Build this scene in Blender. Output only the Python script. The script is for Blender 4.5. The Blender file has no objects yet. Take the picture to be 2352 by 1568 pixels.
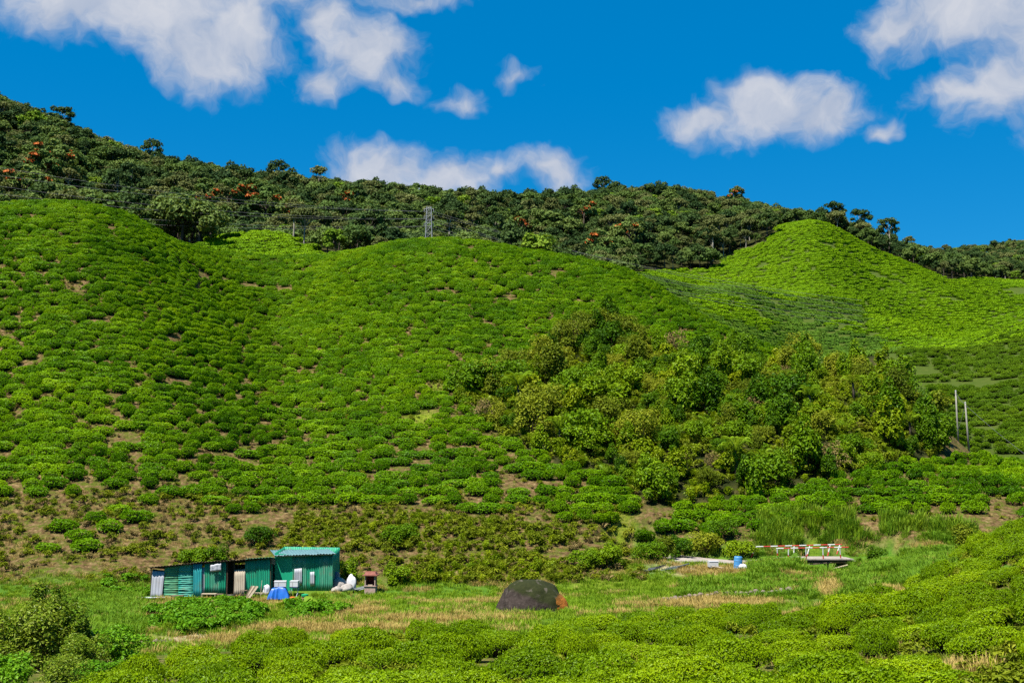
import bpy, math, random
import numpy as np
from mathutils import Vector, Matrix, Euler, noise as mnoise

random.seed(7)
RNG = np.random.default_rng(11)
sc = bpy.context.scene
COL = sc.collection
PI = math.pi

# ------------------------------------------------------------------ camera
CAMZ = 8.0
FW, FH = 2352.0, 1568.0            # working frame in which the place was measured
LENS = 40.0
F = FW * LENS / 36.0
TILT = math.atan(315.0 / F)
cd = bpy.data.cameras.new('camera')
cam = bpy.data.objects.new('camera', cd)
COL.objects.link(cam)
cam.location = (0, 0, CAMZ)
cam.rotation_euler = (PI / 2 + TILT, 0, 0)
cd.lens = LENS
cd.sensor_width = 36.0
cd.clip_start = 0.1
cd.clip_end = 20000
sc.camera = cam

# ------------------------------------------------------------------ light
SUN_EL, SUN_AZ = math.radians(63), math.radians(-140)     # azimuth from +Y towards +X (behind the camera, to its left)
sl = bpy.data.lights.new('sun', 'SUN')
sl.energy = 5.0
sl.angle = math.radians(0.53)
sl.color = (1.0, 0.955, 0.87)
sun = bpy.data.objects.new('sun', sl)
COL.objects.link(sun)
sdir = Vector((math.sin(SUN_AZ) * math.cos(SUN_EL), math.cos(SUN_AZ) * math.cos(SUN_EL), math.sin(SUN_EL)))
sun.rotation_euler = (-sdir).to_track_quat('-Z', 'Y').to_euler()
sun.location = sdir * 200

sc.view_settings.view_transform = 'Standard'
sc.view_settings.look = 'None'
sc.view_settings.exposure = 1.25
sc.view_settings.gamma = 1.0
sc.cycles.max_bounces = 4
sc.cycles.diffuse_bounces = 1
sc.cycles.glossy_bounces = 1
sc.cycles.transmission_bounces = 2
sc.cycles.transparent_max_bounces = 4
sc.cycles.volume_bounces = 0
sc.cycles.use_denoising = False
sc.cycles.caustics_reflective = False
sc.cycles.caustics_refractive = False


def ue(px, py):
    """pixel of the working frame -> (x/y, z/y) of the ray through it"""
    a = (px - FW / 2) / F
    b = (FH / 2 - py) / F
    den = math.cos(TILT) - b * math.sin(TILT)
    return a / den, (math.sin(TILT) + b * math.cos(TILT)) / den


def at(px, py, Y):
    u, e = ue(px, py)
    return Vector((u * Y, Y, CAMZ + e * Y))


def S(r, g, b):
    def f(c):
        c /= 255.0
        return c / 12.92 if c <= 0.04045 else ((c + 0.055) / 1.055) ** 2.4
    return (f(r), f(g), f(b), 1.0)


# ------------------------------------------------------------------ world: sky with fair-weather clouds
world = bpy.data.worlds.new('World')
sc.world = world
world.use_nodes = True
world.cycles.sampling_method = 'MANUAL'
world.cycles.sample_map_resolution = 512


class NT:
    """small helper to wire shader nodes"""
    def __init__(self, tree):
        self.t = tree
        tree.nodes.clear()

    def n(self, kind, **kw):
        nd = self.t.nodes.new(kind)
        for k, v in kw.items():
            setattr(nd, k, v)
        return nd

    def link(self, a, b):
        self.t.links.new(a, b)

    def put(self, sock, v):
        if hasattr(v, 'is_linked') or isinstance(v, bpy.types.NodeSocket):
            self.t.links.new(v, sock)
        else:
            sock.default_value = v

    def math(self, op, a, b=None, c=None, clamp=False):
        nd = self.n('ShaderNodeMath', operation=op, use_clamp=clamp)
        self.put(nd.inputs[0], a)
        if b is not None:
            self.put(nd.inputs[1], b)
        if c is not None:
            self.put(nd.inputs[2], c)
        return nd.outputs[0]

    def vmath(self, op, a, b=None):
        nd = self.n('ShaderNodeVectorMath', operation=op)
        self.put(nd.inputs[0], a)
        if b is not None:
            self.put(nd.inputs[1], b)
        return nd.outputs['Value'] if op in ('LENGTH', 'DOT_PRODUCT') else nd.outputs[0]

    def mix(self, f, a, b, mode='MIX'):
        nd = self.n('ShaderNodeMix', data_type='RGBA', blend_type=mode)
        self.put(nd.inputs[0], f)
        self.put(nd.inputs[6], a)
        self.put(nd.inputs[7], b)
        return nd.outputs[2]

    def noise(self, vec, scale, detail=3.0, rough=0.55, lac=2.0):
        nd = self.n('ShaderNodeTexNoise')
        if vec is not None:
            self.link(vec, nd.inputs['Vector'])
        nd.inputs['Scale'].default_value = scale
        nd.inputs['Detail'].default_value = detail
        nd.inputs['Roughness'].default_value = rough
        nd.inputs['Lacunarity'].default_value = lac
        return nd.outputs[0]

    def remap(self, v, a, b, c=0.0, d=1.0, smooth=False):
        nd = self.n('ShaderNodeMapRange', interpolation_type='SMOOTHSTEP' if smooth else 'LINEAR')
        self.put(nd.inputs[0], v)
        for i, k in enumerate((a, b, c, d)):
            nd.inputs[i + 1].default_value = k
        return nd.outputs[0]

    def ramp(self, fac, stops):
        nd = self.n('ShaderNodeValToRGB')
        self.put(nd.inputs[0], fac)
        els = nd.color_ramp.elements
        while len(els) < len(stops):
            els.new(0.5)
        for e, (p, c) in zip(els, stops):
            e.position = p
            e.color = c
        return nd.outputs[0]


def build_world():
    w = NT(world.node_tree)
    sky = w.n('ShaderNodeTexSky', sky_type='NISHITA')
    sky.sun_disc = False
    sky.sun_elevation = SUN_EL
    sky.sun_rotation = SUN_AZ % (2 * PI)
    sky.altitude = 1500
    sky.air_density = 1.0
    sky.dust_density = 0.15
    sky.ozone_density = 3.0
    hs = w.n('ShaderNodeHueSaturation')
    hs.inputs['Hue'].default_value = 0.492
    hs.inputs['Saturation'].default_value = 1.46
    hs.inputs['Value'].default_value = 1.0
    w.link(sky.outputs[0], hs.inputs['Color'])
    tint = w.mix(0.46, w.mix(1.0, hs.outputs[0], (0.55, 1.0, 1.03, 1), 'MULTIPLY'), (0.0, 2.4, 6.3, 1))
    tc = w.n('ShaderNodeTexCoord')
    D = tc.outputs['Generated']
    sep = w.n('ShaderNodeSeparateXYZ')
    w.link(D, sep.inputs[0])
    az = w.math('ARCTAN2', sep.outputs[0], sep.outputs[1])
    el = w.math('ARCSINE', sep.outputs[2])
    comb = w.n('ShaderNodeCombineXYZ')
    w.link(az, comb.inputs[0])
    w.link(el, comb.inputs[1])
    # slow warp so outlines are never elliptical
    wn = w.n('ShaderNodeTexNoise')
    w.link(comb.outputs[0], wn.inputs['Vector'])
    wn.inputs['Scale'].default_value = 9.0
    wn.inputs['Detail'].default_value = 2.0
    warp = w.vmath('MULTIPLY', w.vmath('SUBTRACT', wn.outputs['Color'], (0.5, 0.5, 0.5)), (0.07, 0.05, 0.0))
    wm = w.n('ShaderNodeTexNoise')
    w.link(comb.outputs[0], wm.inputs['Vector'])
    wm.inputs['Scale'].default_value = 38.0
    wm.inputs['Detail'].default_value = 2.0
    warp2 = w.vmath('MULTIPLY', w.vmath('SUBTRACT', wm.outputs['Color'], (0.5, 0.5, 0.5)), (0.035, 0.03, 0.0))
    P = w.vmath('ADD', w.vmath('ADD', comb.outputs[0], warp), warp2)
    blobs = []

    def b(px, py, rx, ry, thin=0.0):
        u, e = ue(px, py)
        blobs.append((math.atan(u), math.atan(e / math.sqrt(1 + u * u)), rx / F, ry / F, thin))
    b(330, 0, 300, 125); b(470, 105, 175, 95); b(170, 20, 140, 90); b(430, -120, 380, 150); b(560, 50, 95, 100)
    b(850, 110, 118, 92, 0.1); b(750, 185, 85, 60, 0.3); b(905, 185, 80, 46, 0.35); b(770, 30, 80, 85, 0.22); b(960, -20, 170, 45, 0.28)
    b(1065, 212, 105, 55, 0.52); b(1180, 172, 95, 50, 0.56)
    b(890, 388, 138, 72); b(1020, 428, 140, 66); b(1260, 385, 110, 72, 0.28); b(1140, 400, 95, 50, 0.35)
    b(1755, 250, 155, 72); b(1625, 258, 92, 52); b(1880, 280, 100, 56); b(2030, 308, 75, 36, 0.5)
    b(2215, 25, 215, 90); b(2330, 185, 180, 105, 0.12); b(2050, 55, 115, 58, 0.22); b(2200, 200, 120, 54, 0.22); b(2480, 60, 200, 200); b(2460, 280, 130, 70, 0.2)
    rr = random.Random(5)
    for i in range(10):                       # the same fair-weather clouds all round the sky
        a = math.radians(rr.uniform(38, 322))
        if a > PI:
            a -= 2 * PI
        e = math.radians(rr.uniform(7, 62))
        s = rr.uniform(0.12, 0.24)
        blobs.append((a, e, s / math.cos(e), s * 0.45, rr.choice((0.0, 0.3))))
    dmin = None
    for (a, e, ra, rb, thin) in blobs:
        v = w.vmath('MULTIPLY', w.vmath('SUBTRACT', P, (a, e, 0)), (1 / ra, 1 / rb, 0))
        ln = w.vmath('LENGTH', v)
        if thin: ln = w.math('ADD', ln, thin)
        dmin = ln if dmin is None else w.math('SMOOTH_MIN', dmin, ln, 0.35)
    f1 = w.noise(P, 17.0, 6.0, 0.62)
    body = w.math('ADD', w.math('MULTIPLY', w.math('SUBTRACT', 1.0, dmin), 0.95), w.math('MULTIPLY', w.math('SUBTRACT', f1, 0.5), 1.6))
    dens = w.remap(body, -0.22, 0.62, 0, 1, True)
    off = w.vmath('ADD', P, (-0.012, 0.020, 0))
    f2 = w.noise(off, 17.0, 4.0, 0.6)
    lit = w.remap(w.math('SUBTRACT', f1, f2), -0.16, 0.16, 0, 1)
    thick = w.remap(body, 0.1, 1.3, 0, 1)
    shade = w.math('ADD', w.math('MULTIPLY', lit, 0.55), w.math('MULTIPLY', thick, 0.45))
    ccol = w.mix(shade, (3.5, 4.1, 5.3, 1), (5.9, 6.0, 6.4, 1))
    alpha = w.math('MULTIPLY', dens, 0.93)
    col = w.mix(alpha, tint, ccol)
    bg = w.n('ShaderNodeBackground')
    w.link(col, bg.inputs[0])
    bg.inputs[1].default_value = 0.050
    out = w.n('ShaderNodeOutputWorld')
    w.link(bg.outputs[0], out.inputs[0])


build_world()

# ------------------------------------------------------------------ noise + mesh helpers


def vnoise(x, y, seed=0):
    x = np.asarray(x, float); y = np.asarray(y, float)
    xi = np.floor(x).astype(np.int64); yi = np.floor(y).astype(np.int64)
    fx = x - xi; fy = y - yi
    fx = fx * fx * (3 - 2 * fx); fy = fy * fy * (3 - 2 * fy)

    def h(a, b):
        n = (a * 374761393 + b * 668265263 + seed * 974711) & 0xFFFFFFFF
        n = ((n ^ (n >> 13)) * 1274126177) & 0xFFFFFFFF
        n = n ^ (n >> 16)
        return (n & 0xFFFFFF) / float(0xFFFFFF)
    return (h(xi, yi) * (1 - fx) + h(xi + 1, yi) * fx) * (1 - fy) + (h(xi, yi + 1) * (1 - fx) + h(xi + 1, yi + 1) * fx) * fy


def fbm(x, y, seed=0, octv=3):
    s = 0; a = 0.5; t = 0
    for o in range(octv):
        s = s + a * vnoise(x * 2 ** o, y * 2 ** o, seed + o * 17); t += a; a *= 0.5
    return s / t


def quick_mesh(name, verts, faces, mats=(), midx=None, smooth=False):
    """verts (n,3), faces: an (m,4) or (m,3) array, or a list of tuples"""
    me = bpy.data.meshes.new(name)
    if isinstance(faces, np.ndarray):
        verts = np.asarray(verts, np.float32)
        k = faces.shape[1]
        me.vertices.add(len(verts)); me.vertices.foreach_set('co', verts.ravel())
        me.loops.add(faces.size); me.loops.foreach_set('vertex_index', faces.astype(np.int32).ravel())
        me.polygons.add(len(faces))
        me.polygons.foreach_set('loop_start', np.arange(0, faces.size, k, dtype=np.int32))
        me.update(calc_edges=True)
    else:
        me.from_pydata([tuple(v) for v in verts], [], faces)
        me.update()
    for m in mats:
        me.materials.append(m)
    if midx is not None:
        me.polygons.foreach_set('material_index', np.asarray(midx, np.int32))
    me.polygons.foreach_set('use_smooth', np.full(len(me.polygons), smooth, dtype=bool))
    me.validate()
    return me


def link(name, data, parent=None, loc=(0, 0, 0), rot=(0, 0, 0), scale=(1, 1, 1)):
    o = bpy.data.objects.new(name, data)
    COL.objects.link(o)
    o.location = loc
    o.rotation_euler = rot
    o.scale = scale
    if parent is not None:
        o.parent = parent
    return o


def tag(o, label=None, cat=None, group=None, kind=None):
    if label: o['label'] = label
    if cat: o['category'] = cat
    if group: o['group'] = group
    if kind: o['kind'] = kind
    return o


def empty(name, loc, rot=(0, 0, 0), scale=(1, 1, 1)):
    o = link(name, None, None, loc, rot, scale)
    o.empty_display_size = 0.2
    return o


class MB:
    """collects shapes; build() links them as one mesh object"""
    def __init__(self):
        self.v = []; self.f = []; self.m = []

    def add(self, vs, fs, mi=0):
        k = len(self.v)
        self.v += [tuple(p) for p in vs]
        self.f += [tuple(i + k for i in f) for f in fs]
        self.m += [mi] * len(fs)
        return self

    def box(self, c, s, mi=0, rot=None, taper=1.0):
        hx, hy, hz = s[0] / 2, s[1] / 2, s[2] / 2
        vs = []
        for z in (-1, 1):
            t = taper if z > 0 else 1.0
            for x, y in ((-1, -1), (1, -1), (1, 1), (-1, 1)):
                p = Vector((x * hx * t, y * hy * t, z * hz))
                if rot is not None:
                    p = rot @ p
                vs.append(p + Vector(c))
        return self.add(vs, [(3, 2, 1, 0), (4, 5, 6, 7), (0, 1, 5, 4), (1, 2, 6, 5), (2, 3, 7, 6), (3, 0, 4, 7)], mi)

    def tube(self, pts, rads, n=6, mi=0, cap=True):
        pts = [Vector(p) for p in pts]
        if not hasattr(rads, '__len__'):
            rads = [rads] * len(pts)
        vs = []; fs = []
        for i, p in enumerate(pts):
            d = (pts[min(i + 1, len(pts) - 1)] - pts[max(i - 1, 0)]).normalized()
            up = Vector((0, 0, 1)) if abs(d.z) < 0.9 else Vector((1, 0, 0))
            a = d.cross(up).normalized(); b = d.cross(a)
            for k in range(n):
                t = 2 * PI * k / n
                vs.append(p + (a * math.cos(t) + b * math.sin(t)) * rads[i])
        for i in range(len(pts) - 1):
            for k in range(n):
                fs.append((i * n + k, i * n + (k + 1) % n, (i + 1) * n + (k + 1) % n, (i + 1) * n + k))
        if cap:
            fs.append(tuple(range(n - 1, -1, -1)))
            fs.append(tuple((len(pts) - 1) * n + k for k in range(n)))
        return self.add(vs, fs, mi)

    def build(self, name, mats, parent=None, loc=(0, 0, 0), rot=(0, 0, 0), smooth=False):
        if not isinstance(mats, (list, tuple)):
            mats = [mats]
        me = quick_mesh(name, self.v, self.f, mats, self.m, smooth)
        return link(name, me, parent, loc, rot)


def leaf_quads(pts, nrm, length, aspect=0.5, jit=0.6, rng=RNG, fold=0.12, along=None):
    """one folded rhombus leaf for each point; sizes vary"""
    n = len(pts)
    nr = nrm + rng.normal(0, jit, (n, 3))
    nr /= np.linalg.norm(nr, axis=1, keepdims=True) + 1e-9
    t = rng.normal(0, 1, (n, 3)) if along is None else along + rng.normal(0, 0.35, (n, 3))
    t -= nr * np.sum(t * nr, axis=1, keepdims=True)
    t /= np.linalg.norm(t, axis=1, keepdims=True) + 1e-9
    b = np.cross(nr, t)
    L = (np.asarray(length) * rng.uniform(0.65, 1.3, n))[:, None]
    W = L * aspect
    v = np.stack([pts - t * L * 0.5, pts + b * W * 0.5 + nr * L * fold, pts + t * L * 0.5, pts - b * W * 0.5 + nr * L * fold], 1)
    f = np.arange(4 * n).reshape(n, 4)
    return v.reshape(-1, 3), f


def merge_quads(parts):
    vs = []; fs = []; mi = []; k = 0
    for i, (v, f) in enumerate(parts):
        vs.append(v); fs.append(f + k); mi += [i] * len(f); k += len(v)
    return np.concatenate(vs), np.concatenate(fs), mi


# ------------------------------------------------------------------ terrain: one sheet, from measured slopes
CTRL = {
    -400: [(30, 1620), (50, 1490), (68, 1405), (80, 1330), (92, 1160), (110, 960), (130, 720), (150, 520), (165, 480), (200, 500), (250, 520), (300, 430), (400, 290), (470, 240), (600, 290), (1000, 420)],
    0: [(30, 1620), (50, 1490), (68, 1405), (80, 1330), (92, 1175), (105, 1010), (120, 810), (136, 620), (150, 505), (162, 480), (185, 500), (240, 540), (300, 490), (360, 390), (430, 286), (480, 268), (600, 330), (1000, 450)],
    300: [(30, 1620), (50, 1490), (68, 1402), (79, 1345), (92, 1175), (105, 990), (120, 800), (137, 645), (158, 525), (172, 505), (200, 540), (250, 590), (310, 540), (370, 455), (440, 396), (490, 386), (600, 430), (1000, 520)],
    600: [(30, 1600), (42, 1500), (55, 1440), (68, 1395), (80, 1355), (92, 1190), (110, 1010), (132, 875), (159, 745), (182, 640), (196, 598), (212, 590), (228, 552), (240, 540), (262, 590), (310, 575), (380, 490), (450, 450), (500, 442), (620, 480), (1000, 540)],
    900: [(22, 1680), (32, 1568), (42, 1490), (55, 1430), (68, 1385), (80, 1345), (90, 1220), (96, 1145), (110, 1005), (126, 865), (146, 725), (166, 610), (180, 572), (190, 565), (215, 600), (270, 640), (330, 600), (410, 520), (490, 472), (540, 465), (650, 500), (1000, 540)],
    1050: [(22, 1680), (32, 1568), (42, 1488), (55, 1428), (67, 1390), (79, 1348), (89, 1225), (96, 1145), (108, 1015), (124, 870), (144, 725), (164, 605), (180, 562), (190, 557), (215, 605), (270, 650)],
    1200: [(22, 1680), (32, 1568), (42, 1485), (55, 1425), (66, 1395), (78, 1350), (88, 1230), (95, 1150), (106, 1030), (121, 885), (142, 745), (163, 630), (180, 582), (190, 578), (215, 620), (270, 670), (330, 640), (420, 555), (510, 490), (560, 484), (680, 510), (1000, 550)],
    1500: [(22, 1680), (32, 1560), (42, 1475), (55, 1415), (66, 1375), (78, 1335), (86, 1260), (96, 1150), (104, 1045), (118, 915), (138, 785), (156, 700), (168, 668), (178, 660), (200, 710), (250, 730), (300, 660), (340, 630), (450, 530), (540, 478), (590, 472), (700, 500), (1000, 560)],
    1700: [(22, 1680), (32, 1560), (42, 1470), (55, 1405), (66, 1360), (76, 1320), (84, 1290), (90, 1220), (97, 1155), (102, 1050), (116, 930), (132, 840), (145, 782), (154, 776), (180, 830), (230, 830), (270, 755), (320, 665), (345, 648), (370, 645), (420, 590), (490, 535), (560, 498), (600, 494), (700, 520), (1000, 570)],
    1800: [(97, 1135), (103, 1030), (116, 930), (131, 858), (142, 822), (150, 825), (270, 790), (320, 690), (345, 660), (365, 640), (400, 580), (428, 532), (448, 522), (520, 535), (590, 525)],
    1790: [(66, 1358), (71, 1335), (75, 1306), (79, 1294), (83, 1288)],
    1880: [(345, 655), (385, 590), (415, 540), (440, 512), (452, 512), (490, 530)],
    1900: [(22, 1670), (32, 1550), (42, 1460), (55, 1395), (66, 1345), (74, 1322), (84, 1292), (90, 1215), (98, 1110), (104, 1015), (116, 920), (128, 868), (136, 856), (155, 890), (200, 905), (250, 825), (300, 740), (520, 545), (580, 545), (700, 575), (1000, 580)],
    2000: [(320, 725), (370, 655), (410, 595), (435, 570), (450, 570), (520, 575), (585, 572)],
    2100: [(22, 1650), (32, 1530), (40, 1440), (50, 1370), (60, 1325), (72, 1292), (84, 1268), (92, 1175), (100, 1095), (108, 1060), (113, 1000), (122, 930), (130, 910), (140, 920), (160, 940), (190, 885), (225, 815), (245, 803), (270, 810), (320, 735), (370, 665), (420, 620), (450, 612), (520, 610), (580, 602), (640, 597), (800, 610), (1000, 595)],
    2220: [(100, 1105), (112, 1070), (125, 1052), (140, 1055), (165, 1020), (195, 910), (225, 830), (245, 795), (275, 795), (330, 755), (400, 670), (440, 650), (520, 645), (600, 625), (900, 588)],
    2352: [(16, 1700), (26, 1565), (36, 1415), (44, 1320), (54, 1238), (60, 1255), (75, 1250), (90, 1195), (108, 1095), (125, 1065), (145, 1045), (165, 965), (195, 865), (230, 775), (250, 752), (285, 770), (340, 740), (400, 680), (440, 655), (520, 640), (600, 615), (700, 610), (900, 570), (1100, 575)],
    2800: [(16, 1650), (26, 1480), (36, 1330), (44, 1240), (54, 1170), (65, 1190), (80, 1180), (100, 1100), (130, 1040), (165, 900), (200, 780), (240, 690), (280, 680), (340, 680), (420, 600), (520, 600), (700, 560), (900, 555), (1200, 570)],
}


def fit_terrain():
    P = []; V = []
    for px, lst in CTRL.items():
        for (Y, row) in lst:
            u, e = ue(px, row)
            P.append((u, math.log(Y))); V.append(e)
    for px in (-1500, -400, 300, 900, 1500, 2100, 2800, 3800):
        u = (px - FW / 2) / F
        for Y, z in ((3, 6.3), (8, 5.0), (14, 3.9)):
            P.append((u, math.log(Y))); V.append((z + (0.6 if px > 2000 else 0) - CAMZ) / Y)
        P.append((u, math.log(2200))); V.append(0.10)
        P.append((u, math.log(6000))); V.append(0.03)
    for px, src in ((-1500, -400), (3800, 2800)):
        u = (px - FW / 2) / F
        for (Y, row) in CTRL[src][::2]:
            P.append((u, math.log(Y))); V.append(ue(src, row)[1])
    P = np.array(P); V = np.array(V)
    n = len(P)
    d2 = ((P[:, None, :] - P[None, :, :]) ** 2).sum(-1)
    K = np.where(d2 > 1e-12, 0.5 * d2 * np.log(np.maximum(d2, 1e-12)), 0) + np.eye(n) * 2e-5
    A = np.zeros((n + 3, n + 3))
    A[:n, :n] = K
    A[:n, n] = 1; A[:n, n + 1:] = P
    A[n, :n] = 1; A[n + 1:, :n] = P.T
    w = np.linalg.solve(A, np.concatenate([V, np.zeros(3)]))
    return P, w


TP, TW = fit_terrain()
NU, NV = 380, 460
GU = np.linspace(-1.1, 1.1, NU)
GL = np.linspace(math.log(3.0), math.log(2600.0), NV)


def eval_tps(u, l):
    out = np.zeros_like(u)
    for (pu, pl), ww in zip(TP, TW[:-3]):
        d2 = (u - pu) ** 2 + (l - pl) ** 2
        out += ww * 0.5 * d2 * np.log(np.maximum(d2, 1e-12))
    return out + TW[-3] + TW[-2] * u + TW[-1] * l


UU, LL = np.meshgrid(GU, GL)
EE = eval_tps(UU, LL)
GY = np.exp(LL); GX = UU * GY; GZ = CAMZ + EE * GY
# small unevenness of the ground
PX0 = FW / 2 + F * UU
amp = np.clip(GY / 500.0, 0.10, 1.2)
GZ += amp * 1.3 * (fbm(GX / (24 * amp + 4), GY / (24 * amp + 4), 3, 2) - 0.5)
_far = np.clip((GY - 235) / 60, 0, 1) * np.clip((PX0 - 1400) / 200, 0, 1) * np.clip((450 - GY) / 45, 0.25, 1)
GZ += _far * 13.0 * (fbm(GX / 36 + 3, GY / 75, 29, 2) - 0.5)
# stream bed that passes under the bridge
BRX, BRY = at(1893, 1280, 85.5)[0], 85.5
cx = BRX + (GY - BRY) * 0.10
wdt = np.exp(-((GX - cx) / 1.35) ** 4)
lng = 1 / (1 + np.exp(-(GY - 78.0) * 1.8)) / (1 + np.exp((GY - 90.0) * 1.6))
GZ = np.where(wdt * lng > 0.002, GZ * (1 - wdt * lng) + np.minimum(GZ, 0.35) * wdt * lng, GZ)


TRACK = [(1470, 1274, 89.5), (1500, 1276, 88.2), (1545, 1277, 87.2), (1600, 1283, 86.0), (1690, 1290, 85.0), (1760, 1287, 85.0), (1815, 1281, 85.4), (1830, 1280.5, 85.5)]
TPTS = []
for _a, _b in zip(TRACK[:-1], TRACK[1:]):
    for _k in range(8):
        TPTS.append(at(*_a).lerp(at(*_b), _k / 8))
TPTS.append(at(*TRACK[-1]))
_best = np.full(GX.shape, 1e9); _tz = np.zeros_like(GX)
for _p in TPTS + [at(1960, 1279, 85.5), at(2010, 1277, 86.0)]:
    _d = np.hypot(GX - _p.x, GY - _p.y)
    _tz = np.where(_d < _best, _p.z, _tz); _best = np.minimum(_best, _d)
_k = np.clip((3.6 - _best) / 1.6, 0, 1) * (wdt * lng < 0.05)
GZ = GZ * (1 - _k) + (_tz - 0.10) * _k


def smooth_pad(cx_, cy_, rx, ry, zt, soft):
    """level a building pad"""
    global GZ
    d = np.maximum(np.abs(GX - cx_) / rx, np.abs(GY - cy_) / ry)
    k = np.clip((1 + soft - d) / soft, 0, 1)
    k = k * k * (3 - 2 * k)
    GZ = GZ * (1 - k) + zt * k


PADL = at(480, 1372, 76)
smooth_pad(-20.0, 77.2, 5.2, 2.4, PADL.z - 0.02, 0.6)
smooth_pad(at(700, 1355, 77).x, 78.2, 2.6, 2.4, at(700, 1356, 77).z, 0.5)
EE = (GZ - CAMZ) / GY
CUM = np.maximum.accumulate(EE, axis=0)


def grid_lookup(A, x, y):
    x = np.asarray(x, float); y = np.asarray(y, float)
    u = np.clip((x / y - GU[0]) / (GU[1] - GU[0]), 0, NU - 1.001)
    l = np.clip((np.log(y) - GL[0]) / (GL[1] - GL[0]), 0, NV - 1.001)
    i = u.astype(int); j = l.astype(int); fu = u - i; fl = l - j
    return (A[j, i] * (1 - fu) + A[j, i + 1] * fu) * (1 - fl) + (A[j + 1, i] * (1 - fu) + A[j + 1, i + 1] * fu) * fl


def gz(x, y):
    return grid_lookup(GZ, x, y)


def gz1(x, y):
    return float(gz(np.array([x]), np.array([y]))[0])


def grad(x, y):
    h = np.maximum(0.4, np.asarray(y) * 0.004)
    return (gz(x + h, y) - gz(x - h, y)) / (2 * h), (gz(x, y + h) - gz(x, y - h)) / (2 * h)


def project(x, y, z):
    c, s = math.cos(TILT), math.sin(TILT)
    dz = z - CAMZ
    dep = y * c + dz * s
    up = -y * s + dz * c
    return FW / 2 + F * x / dep, FH / 2 - F * up / dep


def visible(x, y, h, margin=0.004):
    """does anything h above the ground at (x, y) clear the ground in front of it"""
    return (gz(x, y) + h - CAMZ) / y > grid_lookup(CUM, x, y * 0.985) - margin


def hit(px, py, ylo, yhi):
    """ground point seen through a pixel of the working frame, between two depths"""
    u, e = ue(px, py)
    Y = np.linspace(ylo, yhi, 600)
    eg = (gz(u * Y, Y) - CAMZ) / Y
    k = np.nonzero(eg >= e)[0]
    y = float(Y[k[0]]) if len(k) else float(Y[np.argmin(np.abs(eg - e))])
    return Vector((u * y, y, gz1(u * y, y)))


def inpoly(px, py, poly):
    r = np.zeros(px.shape, bool)
    n = len(poly)
    for i in range(n):
        x1, y1 = poly[i]; x2, y2 = poly[(i + 1) % n]
        if y1 == y2:
            continue
        c = ((y1 > py) != (y2 > py)) & (px < (x2 - x1) * (py - y1) / (y2 - y1) + x1)
        r ^= c
    return r


BANK = [(1050, 930), (1090, 885), (1200, 865), (1270, 800), (1290, 755), (1400, 745), (1460, 790), (1560, 805), (1680, 815), (1760, 840), (1850, 850), (1900, 865), (2040, 875), (2110, 925), (2160, 985), (2165, 1045), (2050, 1066), (1900, 1105), (1720, 1145), (1560, 1175), (1480, 1155), (1400, 1112), (1250, 1055), (1160, 1010)]
MAIN_TEA = [(-300, 1290), (200, 1275), (300, 1230), (340, 1175), (560, 1180), (700, 1165), (860, 1170), (1000, 1172), (1250, 1195), (1400, 1215), (1470, 1170), (1400, 1110), (1250, 1055), (1160, 1010), (1050, 930), (1090, 880), (1200, 860), (1270, 800), (1290, 755), (1400, 745), (1460, 790), (1560, 805), (1680, 815), (1760, 840), (1850, 850), (2000, 870), (2000, 400), (-300, 300)]
LOW_TEA = [(1480, 1195), (1560, 1172), (1720, 1140), (1900, 1105), (2050, 1070), (2170, 1055), (2352, 1050), (2500, 1050), (2500, 1195), (2200, 1190), (2000, 1195), (1800, 1200), (1700, 1240), (1560, 1268), (1480, 1262)]
FORE_TEA = [(180, 1660), (330, 1560), (480, 1530), (700, 1496), (860, 1482), (1120, 1468), (1150, 1482), (1300, 1478), (1320, 1445), (1500, 1437), (1800, 1440), (2000, 1412), (2090, 1378), (2130, 1338), (2200, 1304), (2215, 1265), (2352, 1238), (2700, 1100), (2700, 1900), (180, 1900)]
RIGHT_TEA = [(2050, 800), (2150, 780), (2352, 735), (2600, 650), (2600, 1045), (2230, 1045), (2180, 1020), (2170, 950), (2110, 860)]
FAR_TEA = [(1430, 640), (1480, 625), (1640, 618), (1690, 578), (1760, 560), (1790, 520), (1880, 500), (1935, 530), (2010, 575), (2100, 610), (2180, 645), (2240, 640), (2352, 640), (2600, 600), (2600, 800), (2060, 830), (1700, 900), (1400, 760)]
KNOLL = [(470, 570), (500, 540), (560, 522), (620, 530), (720, 575), (720, 610), (480, 610)]

PXG, PYG = project(GX, GY, GZ)


def ell(px, py, cx_, cy_, rx, ry):
    return np.clip(1.4 - np.sqrt(((px - cx_) / rx) ** 2 + ((py - cy_) / ry) ** 2) * 1.0, 0, 1)


DRY = [(480, 1470, 200, 14), (760, 1446, 300, 12), (1000, 1424, 200, 9), (1640, 1388, 190, 14), (1905, 1352, 40, 24), (2060, 1362, 60, 16), (820, 1404, 90, 10), (400, 1400, 90, 20), (540, 1382, 130, 8), (2110, 1255, 60, 10), (1960, 1245, 50, 8), (1630, 1312, 90, 14), (2230, 1555, 120, 30), (2215, 1360, 18, 40), (2000, 1545, 90, 18), (1250, 1540, 40, 20)]
LIME = [(972, 962, 46, 20), (1000, 890, 16, 40), (940, 990, 22, 10), (1425, 1200, 34, 24), (1415, 1250, 26, 26), (1432, 1300, 30, 14), (1560, 1345, 300, 18), (1900, 1262, 60, 8)]
valley = ((GY > 40) & (GY < 93)) * np.clip((PYG - 1275 + 25 * (vnoise(GX / 3, GY / 3, 5) - 0.5) + np.where(PXG < 1450, -45, 40)) / 30, 0, 1)
valley = np.where(GY < 44, 0.25, valley)
dry = np.zeros_like(GX); lime = np.zeros_like(GX)
inn = (GY > 25) & (GY < 140)
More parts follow.
